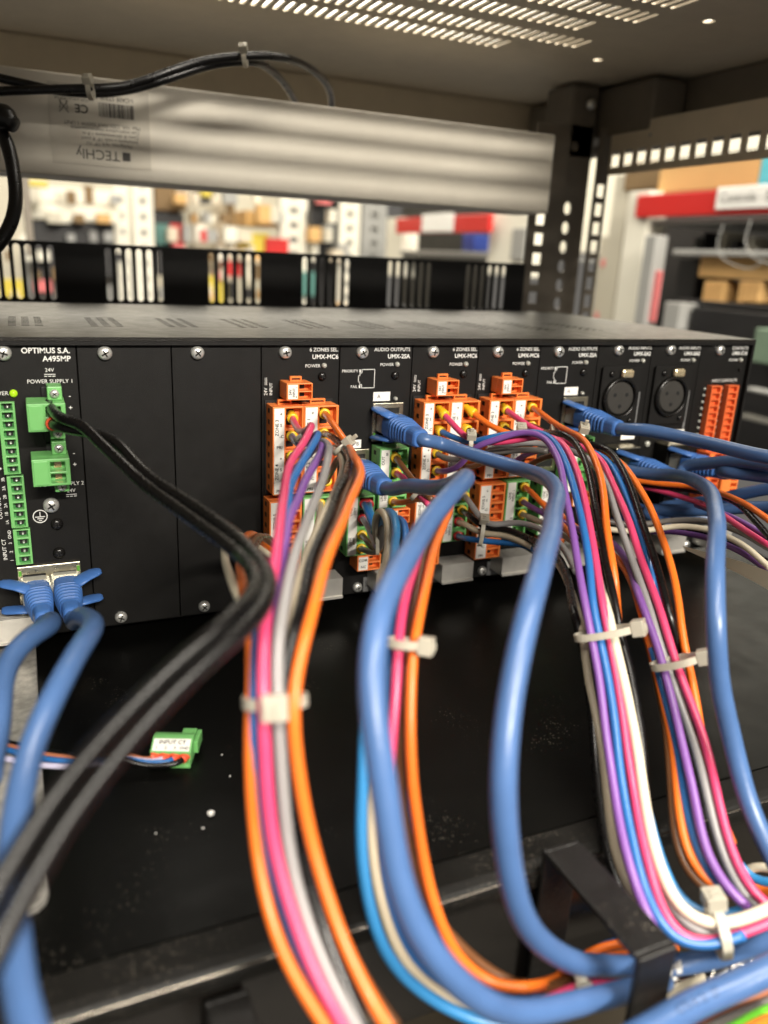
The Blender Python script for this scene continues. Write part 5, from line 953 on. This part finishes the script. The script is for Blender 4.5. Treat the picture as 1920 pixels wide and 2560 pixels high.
lc = bgX('label_card', 0, 0, 1791, 1990, 462, 520, XS-0.024, 'paper', 0.003, rs)
pc = atX(1800, 496, XS-0.026); text('Controle - E', 0.021, pc, 'print_grey', rs, ax=(0, -1, 0), ay=(0, 0, 1), align='LEFT')
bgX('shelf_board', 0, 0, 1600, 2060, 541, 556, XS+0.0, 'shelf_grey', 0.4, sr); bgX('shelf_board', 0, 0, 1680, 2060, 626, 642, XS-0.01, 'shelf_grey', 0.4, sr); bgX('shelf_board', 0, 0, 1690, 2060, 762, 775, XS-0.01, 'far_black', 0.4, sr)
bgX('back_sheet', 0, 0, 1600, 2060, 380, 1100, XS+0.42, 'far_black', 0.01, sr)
bgX('cardboard_box', 'tan cardboard box on the top shelf above the red strip', 'box', 1650, 1896, 392, 474, XS+0.02, 'card', 0.25)
bgX('cardboard_box', 'brown box beside the tan one above the red strip', 'box', 1562, 1648, 405, 474, XS+0.05, 'card_dark', 0.25)
bgX('carton', 'cyan carton at the right edge above the red strip', 'box', 1900, 2010, 380, 470, XS+0.02, 'far_cyan', 0.2)
bgX('cardboard_box', 'flat tan cardboard box below the grey shelf edge at right', 'box', 1747, 2040, 644, 700, XS+0.01, 'card', 0.2)
for k, (a, b) in enumerate(((1757, 1808), (1845, 1900))):
    t = thing('ribbed_carton', ('ribbed cardboard insert under the flat box, left one', 'ribbed cardboard insert under the flat box, right one')[k], 'carton', atX(a, 757, XS), group='ribbed cardboard inserts')
    for i in range(6): bgX('rib', 0, 0, a+(b-a)*i/6, a+(b-a)*(i+0.7)/6, 702, 757, XS+0.008, 'card', 0.05, t)
bgX('cylinder_tin', 'small grey canister at the bottom of the right shelf', 'canister', 1658, 1697, 755, 825, XS-0.05, 'shelf_grey', 0.05)
bgX('poster', 'pale notice with red patches on the shelf end', 'poster', 1489, 1545, 590, 812, XS+0.10, 'far_cream', 0.004)
bgX('poster', 'small red notice at the foot of the pale poster', 'poster', 1486, 1524, 782, 808, XS+0.094, 'far_pink', 0.003)
bgX('poster', 'pink notice near the middle of the pale poster', 'poster', 1502, 1540, 648, 668, XS+0.094, 'far_pink', 0.003)
bgX('pipe', 'grey pole beside the shelf end', 'pole', 1598, 1625, 588, 815, XS-0.06, 'shelf_grey', 0.03)
bgX('banner', 'pink vertical strip next to the grey pole', 'strip', 1616, 1645, 676, 806, XS-0.05, 'far_pink', 0.004)
bgX('tool', 'dark tool box on the right shelf', 'box', 1690, 1740, 645, 750, XS+0.03, 'far_black', 0.1)
bgX('appliance', 'black appliance low on the right shelf', 'appliance', 1700, 2040, 780, 1150, XS-0.03, 'far_black', 0.3)
bgX('appliance', 'grey green carton right of the mixer frame', 'box', 1880, 2040, 828, 918, XS-0.06, 'far_green', 0.2)
bgX('rail', 'light metal rail right of the mixer frame', 'rail', 1845, 2040, 1055, 1068, XS-0.08, 'far_chrome', 0.02); bgX('rail', 'dim metal rail right of the mixer frame, upper one', 'rail', 1862, 2040, 985, 994, XS-0.08, 'shelf_grey', 0.02)
for k, (u, v) in enumerate(((1842, 560), (1915, 548))):
    p = atX(u, v, XS-0.03); wire(('pale grey cord loop hanging below the label strip, left', 'pale grey cord loop hanging below the label strip, right')[k], 'shelf_grey', [p+Vector((0, 0.03, 0)), p+Vector((-0.005, 0.03, -0.035)), p+Vector((-0.01, 0.0, -0.06)), p+Vector((0, -0.05, -0.07)), p+Vector((0, -0.08, -0.04))], r=0.0009, group='white cords on the shelf', name='cord')
bgX('room_wall', 'pale wall beyond the right shelf', 'wall', 1330, 2300, 60, 640, XS+0.9, 'shelf_white', 0.05)
# middle bay of the same aisle
sm = thing('storage_shelf', 'distant white shelf with red label strip behind the slit panel', 'shelf', atX(1100, 640, XS))
bgX('upright', 0, 0, 1222, 1316, 500, 690, XS+0.0, 'shelf_white', 0.06, sm); bgX('upright', 0, 0, 964, 1003, 545, 690, XS-0.0, 'shelf_white', 0.06, sm)
r2_ = bgX('label_rail', 0, 0, 990, 1221, 540, 582, XS-0.03, 'strip_red', 0.015, sm); bgX('label_card', 0, 0, 1054, 1132, 534, 580, XS-0.036, 'paper', 0.004, r2_)
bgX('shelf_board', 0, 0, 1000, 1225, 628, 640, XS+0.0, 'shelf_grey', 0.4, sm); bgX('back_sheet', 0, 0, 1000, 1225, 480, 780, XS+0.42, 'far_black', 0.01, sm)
bgX('spool', 'blue spool on the distant middle shelf', 'spool', 1156, 1184, 585, 628, XS+0.02, 'far_blue', 0.08)
bgX('poster', 'small printed notice on the white pillar', 'poster', 1278, 1312, 570, 650, XS-0.006, 'shelf_grey', 0.003)
# far racks seen left of it
YB = 2.6
bgY('room_wall', 'pale store room wall far behind the rack', 'wall', -260, 800, 120, 830, 3.6, 'far_cream', 0.05)
def upright(label, u0, u1, v0=300, v1=830, Y=YB, mt='shelf_white'):
    t = thing('rack_upright', label, 'upright', atY((u0+u1)/2, v1, Y), group='white racking uprights')
    x0_, x1_ = atY(u0, 560, Y).x, atY(u1, 560, Y).x; z0_, z1_ = atY(u0, v1, Y).z, atY(u0, v0, Y).z
    n = int((z1_-z0_)/0.05); hol = [stadium((x0_+x1_)/2, z0_+0.03+i*0.05, (x1_-x0_)*0.34, 0.022) for i in range(n-1)]
    mk('post', plate(rect(x0_, x1_, z0_, z1_), hol, 0.004, lambda a, b, h: (a, Y+h, b)), mt, t)
    bm = B(); box(bm, x0_+0.002, x1_-0.002, Y+0.03, Y+0.034, z0_, z1_); mk('back_web', bm, 'shelf_grey', t)
upright('perforated white upright, left of a close pair at left', 291, 322); upright('perforated white upright, right of a close pair at left', 334, 384)
upright('wide white upright left of the dark column', 700, 768, mt='shelf_white'); upright('white upright right of the dark column', 849, 900); upright('grey perforated upright beside the middle shelf', 906, 966, mt='shelf_grey')
for k, (v0, v1) in enumerate(((471, 508), (514, 548))): bgY('shelf_beam', ('upper white shelf beam at the far left', 'lower white shelf beam at the far left')[k], 'beam', 60, 291, v0, v1, YB-0.02, 'shelf_white', 0.05)
bgY('dark_slab', 'dark slab under the white beams at far left', 'bin', 78, 288, 552, 690, YB+0.02, 'far_black', 0.3)  # plain near-black box
bgY('cardboard_box', 'small brown box right of the paired uprights', 'box', 387, 464, 466, 526, YB+0.05, 'card_dark', 0.3)
bgY('dark_slab', 'black slab under the small brown box', 'bin', 387, 462, 530, 690, YB+0.08, 'far_black', 0.2)  # plain near-black box behind the bags
bgY('bag', 'teal bag below the brown box', 'bag', 390, 425, 560, 612, YB+0.05, 'far_teal', 0.08); bgY('bag', 'red bag next to the teal one', 'bag', 427, 462, 560, 615, YB+0.05, 'strip_red', 0.08)
bgY('cardboard_box', 'tan box above the yellow packets', 'box', 617, 701, 528, 566, YB+0.05, 'card', 0.25); bgY('packet', 'yellow packets stacked under the tan box', 'packet', 604, 672, 582, 640, YB+0.0, 'far_yellow', 0.1); bgY('packet', 'red packet beside the yellow ones', 'packet', 665, 722, 596, 640, YB-0.02, 'strip_red', 0.1)
bgY('packet', 'yellow bags seen through the third slit group', 'packet', 515, 560, 690, 760, YB, 'far_yellow', 0.08); bgY('packet', 'red bags seen through the third slit group', 'packet', 565, 610, 640, 690, YB-0.03, 'strip_red', 0.08); bgY('packet', 'green box seen through the fourth slit group', 'packet', 752, 790, 680, 740, YB-0.04, 'far_teal', 0.08)
bgY('packet', 'yellow packet low behind the leftmost slits', 'packet', 0, 60, 700, 745, YB-0.05, 'far_yellow', 0.08); bgY('packet', 'pink packet low behind the leftmost slits', 'packet', 85, 130, 700, 730, YB-0.05, 'far_pink', 0.08)
bgY('panel_board', 'beige board leaning right of the small brown box', 'board', 468, 536, 300, 830, YB+0.15, 'far_cream', 0.02); bgY('panel_board', 'grey brown gap shading beside the beige board', 'board', 541, 566, 500, 830, YB+0.1, 'rack_grey', 0.02); bgY('dark_slab', 'dark gap shading left of the tan box', 'bin', 572, 588, 490, 610, YB+0.1, 'card_dark', 0.05)  # grey-brown and dark strips colour in the shading of gaps
bgY('dark_column', 'dark grey column between the white uprights', 'column', 776, 846, 300, 830, YB+0.1, 'far_black', 0.2)
bgY('plastic_crate', 'pale crates low behind the slit panel at left', 'crate', 60, 380, 640, 800, YB+0.12, 'shelf_grey', 0.2)
bgY('yellow_glint', 'yellow highlight of a shiny item under the power strip', 'strap', 505, 530, 470, 492, YB-0.3, 'far_yellow', 0.05); bgY('strap', 'yellow highlight at far left under the power strip', 'strap', 62, 120, 452, 466, YB-0.3, 'far_yellow', 0.05)  # yellow boxes colour in highlights on a shiny yellow item
bgX('back_post', 'dark narrow post behind the hanging cord at left', 'post', 58, 80, 440, 640, -0.02, 'rack_dark', 0.02) if False else bgY('back_post', 'dark narrow post behind the hanging cord at left', 'post', 60, 80, 440, 640, 0.9, 'rack_dark', 0.02)
# ceiling lamps of the store room, seen through the roof slots
for k, (x, y) in enumerate(((0.2, 3.4), (1.4, 3.4), (2.6, 3.4), (3.8, 3.4))):
    t = thing('ceiling_lamp', 'bright ceiling light panel glimpsed through the roof slots, %s' % ('leftmost', 'second from left', 'second from right', 'rightmost')[k], 'lamp', (x, y, 1.45), group='ceiling light panels above the aisle')
    bm = B(); box(bm, x-0.58, x+0.58, y-1.6, y+2.6, 1.452, 1.47); mk('housing', bm, 'shelf_white', t)
    bm = B(); box(bm, x-0.57, x+0.57, y-1.59, y+2.59, 1.445, 1.4515); mk('diffuser', bm, 'lamp_glow', t)

# small mixed goods crowding the far racks
random.seed(21)
me_m = ['far_cream', 'shelf_grey', 'card', 'card_dark', 'far_black', 'shelf_white', 'far_yellow', 'strip_red', 'far_teal', 'far_blue', 'far_pink', 'rack_grey']
bm = B(); nf = []
for k in range(190):
    u = random.uniform(-20, 980); v = random.choice((508, 556, 604, 652, 700, 748, 796)); w = random.uniform(8, 34); h = random.uniform(14, 44); Yk = YB+random.uniform(-0.10, 0.0)
    if 285 < u < 390 or 695 < u < 770 or 845 < u < 970: continue
    p = atY(u, v, Yk); q_ = atY(u+w, v-h, Yk); c0 = len(bm.faces); box(bm, p.x, q_.x, Yk, Yk+0.05, p.z, q_.z); bm.faces.ensure_lookup_table()
    mi = random.choices(range(12), (5, 6, 4, 4, 7, 5, 0.7, 0.7, 0.5, 0.6, 0.5, 4))[0]
    for f in bm.faces[c0:]: f.material_index = mi
for k in range(70):
    Xk = XS+random.uniform(-0.0, 0.03); u = random.uniform(1640, 1925); v = random.choice((622, 760, 762, 540)); w = random.uniform(8, 26); h = random.uniform(12, 50)
    if v == 540: continue
    p = atX(u, v, Xk); q_ = atX(u+w, v-h, Xk); c0 = len(bm.faces); box(bm, Xk+0.05, Xk+0.1, q_.y, p.y, p.z, q_.z); bm.faces.ensure_lookup_table()
    mi = random.choices(range(12), (2, 4, 3, 3, 9, 2, 0.2, 0.4, 0.3, 0.6, 0.2, 4))[0]
    for f in bm.faces[c0:]: f.material_index = mi
o = mk('shelf_goods', bm, me_m[0], label='out of focus mixed small goods crowding the far racks', cat='goods', kind='stuff')
for n_ in me_m[1:]: o.data.materials.append(MT[n_])
